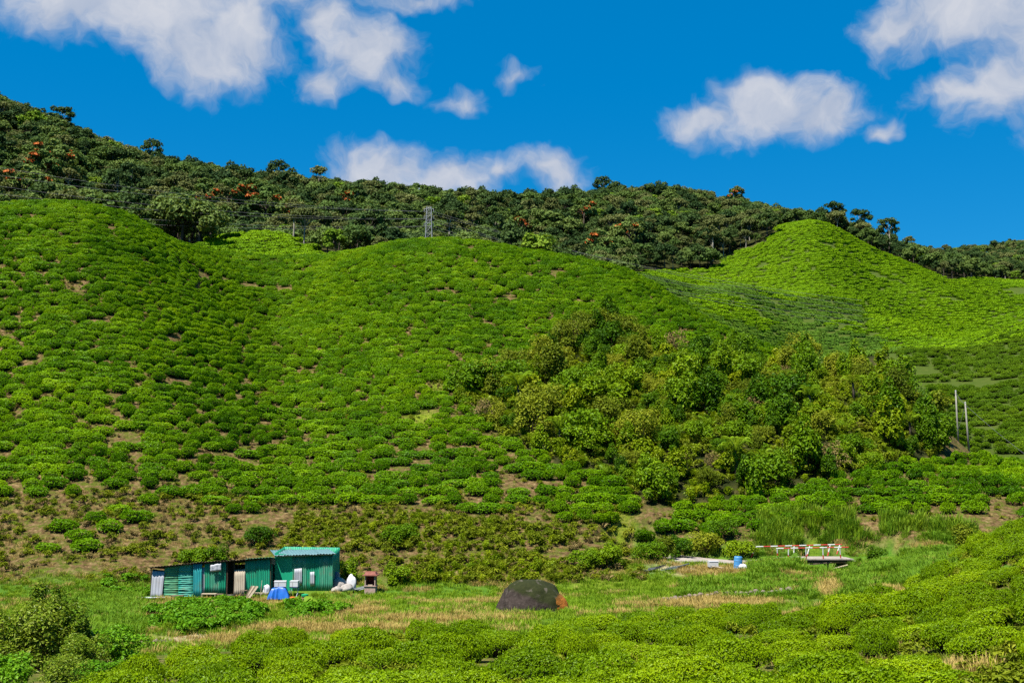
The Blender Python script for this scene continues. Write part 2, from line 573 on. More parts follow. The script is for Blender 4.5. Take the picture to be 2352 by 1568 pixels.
for e_ in DRY:
    dry = np.maximum(dry, ell(PXG, PYG, *e_) * inn)
for e_ in LIME:
    lime = np.maximum(lime, ell(PXG, PYG, *e_) * inn)
forest_thicket_shade = np.maximum(np.clip((GY - 200) / 30, 0, 1), (inpoly(PXG, PYG, BANK) & (GY > 90) & (GY < 150)) * 1.0)  # forest floor; inside the thicket its dark tone paints shaded gaps


M = {}


def mat(name):
    m = bpy.data.materials.new(name)
    m.use_nodes = True
    M[name] = m
    return m, NT(m.node_tree)


def principled(t, color, rough=0.6, spec=0.3, metal=0.0, normal=None):
    p = t.n('ShaderNodeBsdfPrincipled')
    t.put(p.inputs['Base Color'], color)
    t.put(p.inputs['Roughness'], rough)
    p.inputs['Specular IOR Level'].default_value = spec
    p.inputs['Metallic'].default_value = metal
    if normal is not None:
        t.link(normal, p.inputs['Normal'])
    return p


def finish(t, shader):
    o = t.n('ShaderNodeOutputMaterial')
    t.link(shader, o.inputs[0])


def bump(t, h, strength=0.4, dist=0.05):
    b = t.n('ShaderNodeBump')
    b.inputs['Strength'].default_value = strength
    b.inputs['Distance'].default_value = dist
    t.link(h, b.inputs['Height'])
    return b.outputs[0]


def ground_material():
    m, t = mat('ground')
    g = t.n('ShaderNodeNewGeometry')
    pos = g.outputs['Position']
    va = t.n('ShaderNodeAttribute', attribute_name='cover')
    sp = t.n('ShaderNodeSeparateColor')
    t.link(va.outputs['Color'], sp.inputs[0])
    vb = t.n('ShaderNodeAttribute', attribute_name='cover_b')
    sb = t.n('ShaderNodeSeparateColor')
    t.link(vb.outputs['Color'], sb.inputs[0])
    n_fine = t.noise(pos, 6.0, 4, 0.6)
    n_mid = t.noise(pos, 0.8, 4, 0.6)
    n_big = t.noise(pos, 0.13, 3, 0.5)
    n_soil = t.noise(pos, 2.2, 5, 0.75)
    soil = t.ramp(n_soil, [(0.34, (0.030, 0.021, 0.008, 1)), (0.46, (0.100, 0.062, 0.026, 1)), (0.56, (0.175, 0.115, 0.052, 1)), (0.68, (0.29, 0.21, 0.10, 1))])
    weed = t.ramp(n_fine, [(0.3, (0.035, 0.055, 0.006, 1)), (0.55, (0.085, 0.105, 0.012, 1)), (0.75, (0.16, 0.15, 0.03, 1))])
    slope = t.mix(t.remap(t.noise(pos, 1.3, 5, 0.7), 0.46, 0.60), soil, weed)
    grass = t.ramp(t.math('ADD', t.math('MULTIPLY', n_big, 0.5), t.math('MULTIPLY', n_fine, 0.5)),
                   [(0.32, (0.030, 0.085, 0.010, 1)), (0.5, (0.075, 0.165, 0.014, 1)), (0.68, (0.15, 0.21, 0.022, 1))])
    straw = t.ramp(n_fine, [(0.3, (0.16, 0.13, 0.035, 1)), (0.5, (0.27, 0.21, 0.07, 1)), (0.75, (0.40, 0.30, 0.13, 1))])
    limec = t.ramp(n_fine, [(0.3, (0.10, 0.16, 0.010, 1)), (0.7, (0.22, 0.27, 0.018, 1))])
    forest = t.ramp(n_mid, [(0.35, (0.012, 0.020, 0.004, 1)), (0.65, (0.045, 0.045, 0.014, 1))])  # forest floor colour, also painted shade under the thicket
    c = t.mix(sp.outputs[0], slope, grass)
    drym = t.math('MULTIPLY', sp.outputs[1], t.remap(n_mid, 0.3, 0.5), clamp=True)
    c = t.mix(drym, c, straw)
    c = t.mix(t.math('MULTIPLY', sp.outputs[2], 0.9), c, limec)
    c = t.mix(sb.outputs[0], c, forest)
    c = t.mix(sb.outputs[1], c, t.mix(n_mid, (0.030, 0.070, 0.006, 1), (0.085, 0.100, 0.020, 1)))
    c = t.mix(t.math('MULTIPLY', sb.outputs[2], 0.9, clamp=True), c, t.mix(n_fine, (0.30, 0.22, 0.14, 1), (0.50, 0.40, 0.28, 1)))
    c = t.mix(1.0, c, (0.82, 0.82, 0.82, 1), 'MULTIPLY')
    p = principled(t, c, 0.95, 0.05, normal=bump(t, n_soil, 1.0, 0.25))
    finish(t, p.outputs[0])


ground_material()


def build_ground():
    V = np.stack([GX, GY, GZ], -1).reshape(-1, 3)
    idx = np.arange(NU * NV).reshape(NV, NU)
    Fc = np.stack([idx[:-1, :-1], idx[:-1, 1:], idx[1:, 1:], idx[1:, :-1]], -1).reshape(-1, 4)
    me = quick_mesh('ground', V, Fc, [M['ground']], None, True)
    a = me.color_attributes.new('cover', 'FLOAT_COLOR', 'POINT')
    a.data.foreach_set('color', np.stack([valley, dry, lime, np.ones_like(GX)], -1).astype(np.float32).ravel())
    fart = (inpoly(PXG, PYG, FAR_TEA) & (GY > 235) & (GY < 475)) | ((GY > 205) & (GY < 262) & inpoly(PXG, PYG, KNOLL)) | ((PXG > 2040) & (GY > 140) & (GY < 270))
    path = np.zeros_like(GX)
    for (cx_, cy_, rx, ry) in [(340, 1483, 46, 10), (395, 1470, 50, 7), (460, 1460, 60, 5), (540, 1452, 70, 4), (1565, 1300, 70, 16), (1640, 1312, 70, 7)]:
        path = np.maximum(path, ell(PXG, PYG, cx_, cy_, rx, ry) * inn)
    b = me.color_attributes.new('cover_b', 'FLOAT_COLOR', 'POINT')
    b.data.foreach_set('color', np.stack([forest_thicket_shade * ~fart, fart * 1.0, path, np.ones_like(GX)], -1).astype(np.float32).ravel())
    o = link('ground', me)
    tag(o, kind='structure')


build_ground()

# ------------------------------------------------------------------ foliage materials


LEAF_K = 0.92
BUILT_K = 0.76


def leaf_mat(name, cols, trans=0.25, rough=0.45, spec=0.35, isl=0.45, tcol=None, patch=0.0):
    """cols: darker..lighter base colours; each plant takes its own tone, each leaf varies about it"""
    m, t = mat(name)
    oi = t.n('ShaderNodeObjectInfo')
    g = t.n('ShaderNodeNewGeometry')
    r = t.math('ADD', t.math('MULTIPLY', oi.outputs['Random'], 1 - isl), t.math('MULTIPLY', g.outputs['Random Per Island'], isl))
    if patch:
        nz = t.noise(g.outputs['Position'], patch, 2, 0.5)
        r = t.math('ADD', t.math('MULTIPLY', r, 0.6), t.math('MULTIPLY', t.remap(nz, 0.3, 0.7), 0.4))
    k = len(cols)
    c = t.ramp(r, [(i / (k - 1) if k > 1 else 0, (cc[0] * LEAF_K, cc[1] * LEAF_K, cc[2] * LEAF_K, 1)) for i, cc in enumerate(cols)])
    p = principled(t, c, rough, spec * 0.2)
    if trans > 0:
        tr = t.n('ShaderNodeBsdfTranslucent')
        tm = t.mix(1.0, c, (1.25, 1.15, 0.5, 1), 'MULTIPLY')
        t.link(tm, tr.inputs[0])
        mx = t.n('ShaderNodeMixShader')
        mx.inputs[0].default_value = trans
        t.link(p.outputs[0], mx.inputs[1]); t.link(tr.outputs[0], mx.inputs[2])
        finish(t, mx.outputs[0])
    else:
        finish(t, p.outputs[0])
    return m


def plain_mat(name, c1, c2, scale=3.0, rough=0.85, spec=0.2, metal=0.0, bumpk=0.3, det=4):
    m, t = mat(name)
    tc = t.n('ShaderNodeTexCoord')
    nz = t.noise(tc.outputs['Object'], scale, det, 0.6)
    c1 = [v * BUILT_K for v in c1]; c2 = [v * BUILT_K for v in c2]
    c = t.mix(t.remap(nz, 0.3, 0.7), (*c1, 1), (*c2, 1))
    p = principled(t, c, rough, spec, metal, bump(t, nz, bumpk, 0.02) if bumpk else None)
    finish(t, p.outputs[0])
    return m


leaf_mat('tea_fore', [(0.050, 0.110, 0.001), (0.130, 0.230, 0.001), (0.215, 0.325, 0.002), (0.32, 0.42, 0.003)], 0.28, 0.4, 0.45, 0.5, patch=0.35)
leaf_mat('tea_hill', [(0.036, 0.115, 0.001), (0.092, 0.215, 0.001), (0.175, 0.320, 0.002), (0.285, 0.425, 0.003)], 0.25, 0.42, 0.4, 0.38, patch=0.09)
leaf_mat('tea_right', [(0.050, 0.115, 0.003), (0.095, 0.180, 0.004), (0.155, 0.245, 0.006)], 0.2, 0.5, 0.3, 0.5, patch=0.09)
leaf_mat('tea_far', [(0.085, 0.185, 0.002), (0.145, 0.270, 0.002), (0.210, 0.350, 0.003)], 0.2, 0.55, 0.25, 0.4, patch=0.02)
leaf_mat('tea_far_dark_haze', [(0.062, 0.142, 0.014), (0.102, 0.195, 0.016), (0.150, 0.250, 0.024)], 0.2, 0.55, 0.25, 0.4, patch=0.02)  # darker plot, its green also dulled and blued as painted haze
leaf_mat('forest_dark', [(0.022, 0.050, 0.017), (0.046, 0.082, 0.022), (0.074, 0.115, 0.030)], 0.15, 0.6, 0.2, 0.35)
leaf_mat('forest_mid', [(0.048, 0.092, 0.020), (0.088, 0.140, 0.030), (0.138, 0.186, 0.044)], 0.18, 0.6, 0.2, 0.35)
leaf_mat('forest_olive', [(0.070, 0.092, 0.028), (0.118, 0.138, 0.042), (0.175, 0.188, 0.062)], 0.18, 0.6, 0.2, 0.35)
leaf_mat('forest_bright', [(0.085, 0.170, 0.012), (0.130, 0.220, 0.016), (0.180, 0.260, 0.025)], 0.2, 0.6, 0.2, 0.4)
leaf_mat('blossom', [(0.22, 0.050, 0.012), (0.36, 0.080, 0.018), (0.44, 0.15, 0.04)], 0.15, 0.6, 0.2, 0.8)
leaf_mat('shrub_green', [(0.018, 0.060, 0.002), (0.065, 0.145, 0.003), (0.125, 0.220, 0.004), (0.215, 0.300, 0.006)], 0.25, 0.45, 0.35, 0.28)
leaf_mat('shrub_olive', [(0.050, 0.080, 0.005), (0.125, 0.165, 0.008), (0.200, 0.235, 0.013), (0.290, 0.310, 0.020)], 0.22, 0.5, 0.3, 0.30)
leaf_mat('shrub_yellow', [(0.085, 0.150, 0.003), (0.165, 0.240, 0.004), (0.285, 0.330, 0.010)], 0.28, 0.45, 0.35, 0.30)
leaf_mat('shrub_brown', [(0.120, 0.088, 0.028), (0.210, 0.155, 0.058), (0.310, 0.240, 0.095)], 0.1, 0.8, 0.1, 0.6)
leaf_mat('fern', [(0.090, 0.175, 0.006), (0.150, 0.245, 0.008), (0.210, 0.300, 0.012)], 0.3, 0.45, 0.3, 0.4)
leaf_mat('thicket', [(0.040, 0.095, 0.004), (0.100, 0.170, 0.006), (0.180, 0.245, 0.016), (0.27, 0.31, 0.05)], 0.25, 0.4, 0.5, 0.65)
leaf_mat('grass_green', [(0.090, 0.185, 0.008), (0.160, 0.260, 0.012), (0.240, 0.320, 0.022)], 0.3, 0.5, 0.25, 0.5, patch=0.3)
leaf_mat('grass_lush', [(0.065, 0.160, 0.010), (0.120, 0.225, 0.012), (0.185, 0.280, 0.022)], 0.3, 0.5, 0.3, 0.5, patch=0.3)
leaf_mat('grass_straw', [(0.26, 0.20, 0.05), (0.38, 0.28, 0.085), (0.50, 0.38, 0.14)], 0.2, 0.7, 0.15, 0.6)
leaf_mat('weeds', [(0.080, 0.115, 0.006), (0.145, 0.185, 0.008), (0.220, 0.245, 0.014)], 0.25, 0.5, 0.25, 0.5, patch=0.25)
leaf_mat('creeper', [(0.045, 0.150, 0.005), (0.090, 0.225, 0.006), (0.145, 0.285, 0.010)], 0.28, 0.45, 0.35, 0.6)
plain_mat('twig', (0.035, 0.024, 0.016), (0.075, 0.052, 0.034), 6, 0.9, 0.1)
plain_mat('twig_core_shade', (0.010, 0.014, 0.006), (0.028, 0.026, 0.014), 4, 0.95, 0.05)  # near-black colour standing in for the shade inside tea bushes and hedges
plain_mat('bark_pale', (0.20, 0.18, 0.14), (0.38, 0.35, 0.28), 2, 0.85, 0.1)
plain_mat('bark_dark', (0.045, 0.036, 0.026), (0.11, 0.09, 0.065), 2, 0.9, 0.1)

# ------------------------------------------------------------------ plant shapes (each made once, then copied)


def nrm(v):
    return v / (np.linalg.norm(v, axis=-1, keepdims=True) + 1e-9)


def tea_shapes(tagname, n_leaf, leaf, seed, matname, a=1.2, b=0.9, h=0.85, zlow=0.2):
    rng = np.random.default_rng(seed)
    th = rng.uniform(0, 2 * PI, n_leaf)
    side = rng.random(n_leaf) < 0.24
    r = np.where(side, rng.uniform(0.86, 1.0, n_leaf), np.sqrt(rng.uniform(0, 1, n_leaf)))
    out = 1 + 0.16 * (fbm(np.cos(th) * 1.6 + seed, np.sin(th) * 1.6, seed, 2) - 0.5) * 2 + 0.05 * np.sin(th * 3 + seed)
    x = np.cos(th) * r * a * out; y = np.sin(th) * r * b * out
    lump = 0.22 * (fbm(x * 1.4 + 9 * seed, y * 1.4, seed + 5, 2) - 0.5) * 2
    z = h * (np.clip(1 - r ** 6.0, 0, 1) ** 0.5) * (1 + lump)
    zs = h * rng.uniform(zlow, 0.74, n_leaf)
    z = np.where(side, zs, np.maximum(z, 0.3 * h))
    shrink = np.where(side, 0.80 + 0.24 * np.sin(np.clip(z / h, 0, 1) * 2.2), 1)
    x *= shrink; y *= shrink
    z += rng.normal(0, 0.035, n_leaf) + (rng.random(n_leaf) < 0.08) * rng.uniform(0, 0.10, n_leaf)
    k = np.where(side, 1.6, 0.9 * r ** 3)
    nr = nrm(np.stack([np.cos(th) / a * k, np.sin(th) / b * k, np.where(side, 0.45, 1.0)], -1))
    v, f = leaf_quads(np.stack([x, y, z], -1), nr, leaf, 0.52, 0.5, rng)
    fol = quick_mesh(tagname + '_foliage', v, f, [M[matname]])
    # rough core coloured near-black as shade between the leaves, and a few twig stems
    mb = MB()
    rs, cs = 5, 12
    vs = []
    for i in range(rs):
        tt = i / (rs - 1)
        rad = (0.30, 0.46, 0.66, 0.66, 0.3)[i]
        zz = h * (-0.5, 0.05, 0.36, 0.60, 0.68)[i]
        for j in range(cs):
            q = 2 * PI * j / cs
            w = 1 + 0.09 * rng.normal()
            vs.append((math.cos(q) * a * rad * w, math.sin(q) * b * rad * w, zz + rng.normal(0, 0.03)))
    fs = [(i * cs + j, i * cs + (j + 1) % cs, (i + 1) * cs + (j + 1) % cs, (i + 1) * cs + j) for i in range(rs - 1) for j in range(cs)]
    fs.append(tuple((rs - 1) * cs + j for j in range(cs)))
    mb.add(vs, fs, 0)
    for j in range(7):
        q = rng.uniform(0, 2 * PI)
        p0 = Vector((math.cos(q) * a * 0.35, math.sin(q) * b * 0.35, -0.3))
        p1 = Vector((math.cos(q) * a * 0.86, math.sin(q) * b * 0.86, h * rng.uniform(0.35, 0.6)))
        mb.tube([p0, (p0 + p1) / 2 + Vector((0, 0, 0.05)), p1], [0.03, 0.024, 0.012], 4, 1)
    tw = quick_mesh(tagname + '_twigs_shade_core', mb.v, mb.f, [M['twig_core_shade'], M['twig']], mb.m)
    return fol, tw


def crown_shape(name, seed, n, leaf, matname, R=(4.5, 4.5, 3.6), lobes=12, lobe_r=0.42, mats=None, flat=0.0, frac2=0.0, aspect=0.75, umbrella=False):
    rng = np.random.default_rng(seed)
    L = []
    for i in range(lobes):
        q = rng.uniform(0, 2 * PI); zz = rng.uniform(-0.55, 1.0) if not umbrella else rng.uniform(0.3, 0.9)
        rr = math.sqrt(max(0.05, 1 - zz * zz)) * rng.uniform(0.45, 0.95)
        L.append((math.cos(q) * rr * R[0], math.sin(q) * rr * R[1], zz * R[2] * 0.75, rng.uniform(0.65, 1.25) * lobe_r * R[0]))
    L = np.array(L)
    which = rng.integers(0, lobes, n)
    d = nrm(rng.normal(0, 1, (n, 3)))
    d[:, 2] = np.where(d[:, 2] < -0.35, -d[:, 2], d[:, 2])
    rad = L[which, 3] * rng.uniform(0.78, 1.05, n) * (1 + 0.22 * rng.normal(0, 1, n) * (rng.random(n) < 0.3))
    p = L[which, :3] + d * rad[:, None] * np.array([1, 1, 0.72])
    nr = nrm(d + np.array([0, 0, 0.35]))
    v, f = leaf_quads(p, nr, leaf, aspect, 0.5, rng)
    mats = mats or [M[matname]]
    midx = None
    if frac2 and len(mats) > 1:
        sel = (rng.random(lobes) < frac2)
        midx = (sel[which] & (rng.random(n) < 0.62) & (d[:, 2] > -0.1)).astype(int)
    return quick_mesh(name, v, f, mats, midx), L


def trunk_shape(name, seed, L, z0, rad, matname, base=-1.5, lean=0.3):
    """tapered trunk from the ground to the crown centre at height z0, limbs to some of its lobes"""
    rng = random.Random(seed)
    mb = MB()
    top = Vector((rng.uniform(-lean, lean), rng.uniform(-lean, lean), z0))
    mid = Vector((rng.uniform(-lean, lean), rng.uniform(-lean, lean), z0 * 0.5))
    mb.tube([(0, 0, base), (0, 0, 0.2), mid, top], [rad * 1.3, rad, rad * 0.72, rad * 0.4], 7)
    for l in L[:: max(1, len(L) // 7)]:
        e = Vector((l[0] * 0.8, l[1] * 0.8, z0 + l[2] * 0.8))
        s = mid.lerp(top, rng.uniform(0.3, 0.95))
        mb.tube([s, s.lerp(e, 0.5) + Vector((0, 0, 0.3)), e], [rad * 0.34, rad * 0.24, rad * 0.1], 5)
    return quick_mesh(name, mb.v, mb.f, [M[matname]], mb.m, True)


def shift_mesh(me, dz):
    n = len(me.vertices)
    a = np.empty(n * 3, np.float32); me.vertices.foreach_get('co', a)
    a[2::3] += dz
    me.vertices.foreach_set('co', a); me.update()
    return me


def shrub_shape(name, seed, n, leaf, matname, R=(1, 1, 1), lobes=9, aspect=0.5, twigs=9, low=0.25):
    """leafy shrub that reaches the ground; unit size, base at z=0"""
    rng = np.random.default_rng(seed)
    L = []
    for i in range(lobes):
        q = rng.uniform(0, 2 * PI); zz = rng.uniform(low, 0.95)
        rr = math.sqrt(max(0.04, 1 - (zz - 0.35) ** 2 * 1.6)) * rng.uniform(0.25, 0.75)
        L.append((math.cos(q) * rr * R[0], math.sin(q) * rr * R[1], zz * R[2], rng.uniform(0.24, 0.46)))
    L = np.array(L)
    which = rng.integers(0, lobes, n)
    d = nrm(rng.normal(0, 1, (n, 3)))
    d[:, 2] = np.where(d[:, 2] < -0.5, -d[:, 2], d[:, 2])
    p = L[which, :3] + d * (L[which, 3] * rng.uniform(0.55, 1.1, n))[:, None] * np.array([R[0], R[1], R[2] * 0.75])
    p[:, 2] = np.abs(p[:, 2])
    v, f = leaf_quads(p, nrm(d + np.array([0, 0, 0.5])), leaf, aspect, 0.5, rng)
    fol = quick_mesh(name + '_foliage', v, f, [M[matname]])
    mb = MB()
    for i in range(twigs):
        l = L[i % lobes]
        mb.tube([(0.1 * rng.normal() * R[0], 0.1 * rng.normal() * R[1], -0.25), (l[0] * 0.45, l[1] * 0.45, l[2] * 0.55), (l[0], l[1], l[2])], [0.03, 0.02, 0.008], 4)
    st = quick_mesh(name + '_stem', mb.v, mb.f, [M['twig']], mb.m)
    return fol, st


def blade_shape(name, seed, n, h, w, matname, spread=0.35, droop=0.5, segs=3, radius=0.25, mats2=None):
    """a clump of arching blades, base at z=0"""
    rng = np.random.default_rng(seed)
    vs = []; fs = []
    mi = []
    for i in range(n):
        q = rng.uniform(0, 2 * PI); r0 = radius * math.sqrt(rng.random())
        bx, by = math.cos(q) * r0, math.sin(q) * r0
        dq = q + rng.normal(0, 0.7)
        H = h * rng.uniform(0.55, 1.1); out = spread * rng.uniform(0.2, 1.2) * H
        px_, py_ = -math.sin(dq), math.cos(dq)
        k = len(vs)
        for s in range(segs + 1):
            t = s / segs
            o = out * t ** 1.6
            z = H * (t - droop * 0.55 * t ** 3)
            ww = w * (1 - t) ** 0.6 * (0.6 + 0.8 * t if t < 0.5 else 1.0) * 0.5
            c = (bx + math.cos(dq) * o, by + math.sin(dq) * o, z)
            vs.append((c[0] + px_ * ww, c[1] + py_ * ww, c[2])); vs.append((c[0] - px_ * ww, c[1] - py_ * ww, c[2]))
        for s in range(segs):
            fs.append((k + 2 * s, k + 2 * s + 1, k + 2 * s + 3, k + 2 * s + 2))
            mi.append(0)
    return quick_mesh(name, np.array(vs), np.array(fs), [M[matname]])


def frond_shape(name, seed, length=2.0, matname='fern', leaflets=26, width=0.5, sag=0.55):
    """an arching fern frond: midrib with paired leaflets, growing along +X from the origin"""
    rng = np.random.default_rng(seed)
    vs = []; fs = []
    for i in range(leaflets + 1):
        t = i / leaflets
        x = length * (t - 0.18 * t ** 2); z = length * (0.42 * math.sin(t * PI * 0.75) - sag * t ** 2.2)
        vs += [(x, 0, z), (x, 0, z - 0.03 * (1 - t) - 0.004)]
    for i in range(leaflets):
        fs.append((2 * i, 2 * i + 2, 2 * i + 3, 2 * i + 1))
        t = (i + 0.6) / leaflets
        x, _, z = vs[2 * i]
        wl = width * math.sin(min(1, t * 1.15 + 0.12) * PI) ** 0.7 * length * 0.5 + 0.03
        for sgn in (-1, 1):
            k = len(vs)
            bw = length / leaflets * 0.8
            vs += [(x + wl * 0.2 - bw * 0.5, sgn * wl * 0.5, z + 0.02), (x + wl * 0.35, sgn * wl, z - wl * rng.uniform(0.12, 0.4)), (x + wl * 0.2 + bw * 0.5, sgn * wl * 0.5, z + 0.02)]
            fs.append((2 * i, k, k + 1, k + 2))
    return quick_mesh(name, np.array(vs), np.array(fs), [M[matname]])


def clump_fronds(name, seed, nf, length, matname, tilt=(0.2, 1.0), leaflets=12, width=0.42):
    """fern clump as one mesh"""
    rng = random.Random(seed)
    base = frond_shape('tmp', seed, length, matname, leaflets, width)
    n = len(base.vertices)
    co = np.empty(n * 3, np.float32); base.vertices.foreach_get('co', co); co = co.reshape(-1, 3)
    bf = np.empty(len(base.loops), np.int32); base.loops.foreach_get('vertex_index', bf); bf = bf.reshape(-1, 4)
    vs = []; fs = []
    for i in range(nf):
        R = Euler((0, -rng.uniform(*tilt), 2 * PI * i / nf + rng.uniform(-0.4, 0.4)), 'XYZ').to_matrix()
        s = rng.uniform(0.65, 1.1)
        c = (co * s) @ np.array(R).T
        k = len(vs) * n
        fs.append(bf + k); vs.append(c)
    bpy.data.meshes.remove(base)
    v = np.concatenate(vs); v[:, 2] = np.maximum(v[:, 2], -0.25)
    return quick_mesh(name, v, np.concatenate(fs), [M[matname]])


# ------------------------------------------------------------------ scatter: GN stuff object + candidates


def scatter(name, protos, pts, rots, scales, idx, label, second=None, cat=None):
    """one object of uncountable growth: instances of shapes that also stand in the scene as individuals"""
    me = bpy.data.meshes.new(name)
    me.from_pydata([tuple(p) for p in pts], [], [])
    for nm, tp, key, arr in (('rot', 'FLOAT_VECTOR', 'vector', rots), ('scl', 'FLOAT_VECTOR', 'vector', scales), ('pick', 'INT', 'value', idx)):
        a = me.attributes.new(nm, tp, 'POINT')
        a.data.foreach_set(key, np.asarray(arr, np.float32 if tp != 'INT' else np.int32).ravel())
    o = link(name, me)
    tag(o, label, cat, kind='stuff')
    ng = bpy.data.node_groups.new(name + '_nodes', 'GeometryNodeTree')
    ng.interface.new_socket('Geometry', in_out='INPUT', socket_type='NodeSocketGeometry')
    ng.interface.new_socket('Geometry', in_out='OUTPUT', socket_type='NodeSocketGeometry')
    N = ng.nodes; Lk = ng.links
    gi = N.new('NodeGroupInput'); go = N.new('NodeGroupOutput')

    def named(nm, dt):
        a = N.new('GeometryNodeInputNamedAttribute'); a.data_type = dt
        a.inputs['Name'].default_value = nm
        return a.outputs[0]
    rot = named('rot', 'FLOAT_VECTOR'); scl = named('scl', 'FLOAT_VECTOR'); pick = named('pick', 'INT')
    e2r = N.new('FunctionNodeEulerToRotation'); Lk.new(rot, e2r.inputs[0])
    final = N.new('GeometryNodeJoinGeometry')
    for layer in ([protos] + ([second] if second else [])):
        j = N.new('GeometryNodeJoinGeometry')
        for p in reversed(layer):
            oi = N.new('GeometryNodeObjectInfo')
            oi.transform_space = 'ORIGINAL'
            oi.inputs['Object'].default_value = p
            oi.inputs['As Instance'].default_value = True
            Lk.new(oi.outputs['Geometry'], j.inputs[0])
        ip = N.new('GeometryNodeInstanceOnPoints')
        Lk.new(gi.outputs[0], ip.inputs['Points'])
        Lk.new(j.outputs[0], ip.inputs['Instance'])
        ip.inputs['Pick Instance'].default_value = True
        Lk.new(pick, ip.inputs['Instance Index'])
        Lk.new(e2r.outputs[0], ip.inputs['Rotation'])
        Lk.new(scl, ip.inputs['Scale'])
        Lk.new(ip.outputs[0], final.inputs[0])
    Lk.new(final.outputs[0], go.inputs[0])
    md = o.modifiers.new('scatter', 'NODES')
    md.node_group = ng
    return o


def thin(x, y, ang, La, Lb, cell=None):
    """keep points whose elliptic neighbourhood (La along ang, Lb across) is free"""
    La = np.broadcast_to(La, x.shape); Lb = np.broadcast_to(Lb, x.shape)
    cell = cell or float(np.max(La))
    grid = {}
    keep = []
    ca = np.cos(ang); sa = np.sin(ang)
    xs = x.tolist(); ys = y.tolist(); ca = ca.tolist(); sa = sa.tolist(); la = La.tolist(); lb = Lb.tolist()
    for i in range(len(xs)):
        gx = int(math.floor(xs[i] / cell)); gy = int(math.floor(ys[i] / cell))
        ok = True
        for ax in (gx - 1, gx, gx + 1):
            for ay in (gy - 1, gy, gy + 1):
                for j in grid.get((ax, ay), ()):
                    dx = xs[i] - xs[j]; dy = ys[i] - ys[j]
                    t = (dx * ca[i] + dy * sa[i]) / la[i]; n_ = (-dx * sa[i] + dy * ca[i]) / lb[i]
                    if t * t + n_ * n_ < 1:
                        ok = False; break
                if not ok: break
            if not ok: break
        if ok:
            grid.setdefault((gx, gy), []).append(i)
            keep.append(i)
    return np.array(keep, int)


def candidates(n, xr, yr, seed, snap=None):
    """random ground points; snap = height step that gathers them in rows along the contours"""
    rng = np.random.default_rng(seed)
    y = rng.uniform(yr[0], yr[1], n); x = rng.uniform(xr[0], xr[1], n)
    gx, gy = grad(x, y)
    if snap:
        for it in range(2):
            g2 = np.maximum(gx ** 2 + gy ** 2, 0.004)
            s = np.sqrt(g2)
            st = np.where(s > 0.25, snap, np.where(s > 0.125, snap * 0.5, snap * 0.25))
            z = gz(x, y)
            d = (z - np.round(z / st) * st)
            x = x - d * gx / g2 * 0.9; y = y - d * gy / g2 * 0.9
            gx, gy = grad(x, y)
    z = gz(x, y)
    px, py = project(x, y, z)
    return x, y, z, gx, gy, np.arctan2(gx, -gy), px, py


def slope_rot(gx, gy, ang, k=0.7):
    """Euler (x, y, z) that leans an upright plant k of the way with the slope and turns it along the contour"""
    out = np.zeros((len(gx), 3))
    for i in range(len(gx)):
        nn = Vector((-gx[i] * k, -gy[i] * k, 1)).normalized()
        t = Vector((math.cos(ang[i]), math.sin(ang[i]), 0)); t = (t - nn * t.dot(nn)).normalized()
        b = nn.cross(t)
        out[i] = Matrix((t, b, nn)).transposed().to_euler('XYZ')
    return out


# ------------------------------------------------------------------ tea
FORE = [tea_shapes('tea_fore', 7000, 0.088, 31 + i, 'tea_fore', 1.3, 1.05, 0.85, 0.5) for i in range(4)]
RIGHT = [tea_shapes('tea_right', 900, 0.22, 81 + i, 'tea_right', 1.28, 0.98, 1.0, 0.42) for i in range(2)]
HILL = [tea_shapes('tea_hill', 900, 0.23, 51 + i, 'tea_hill', 1.28, 0.98, 1.0, 0.42) for i in range(5)]


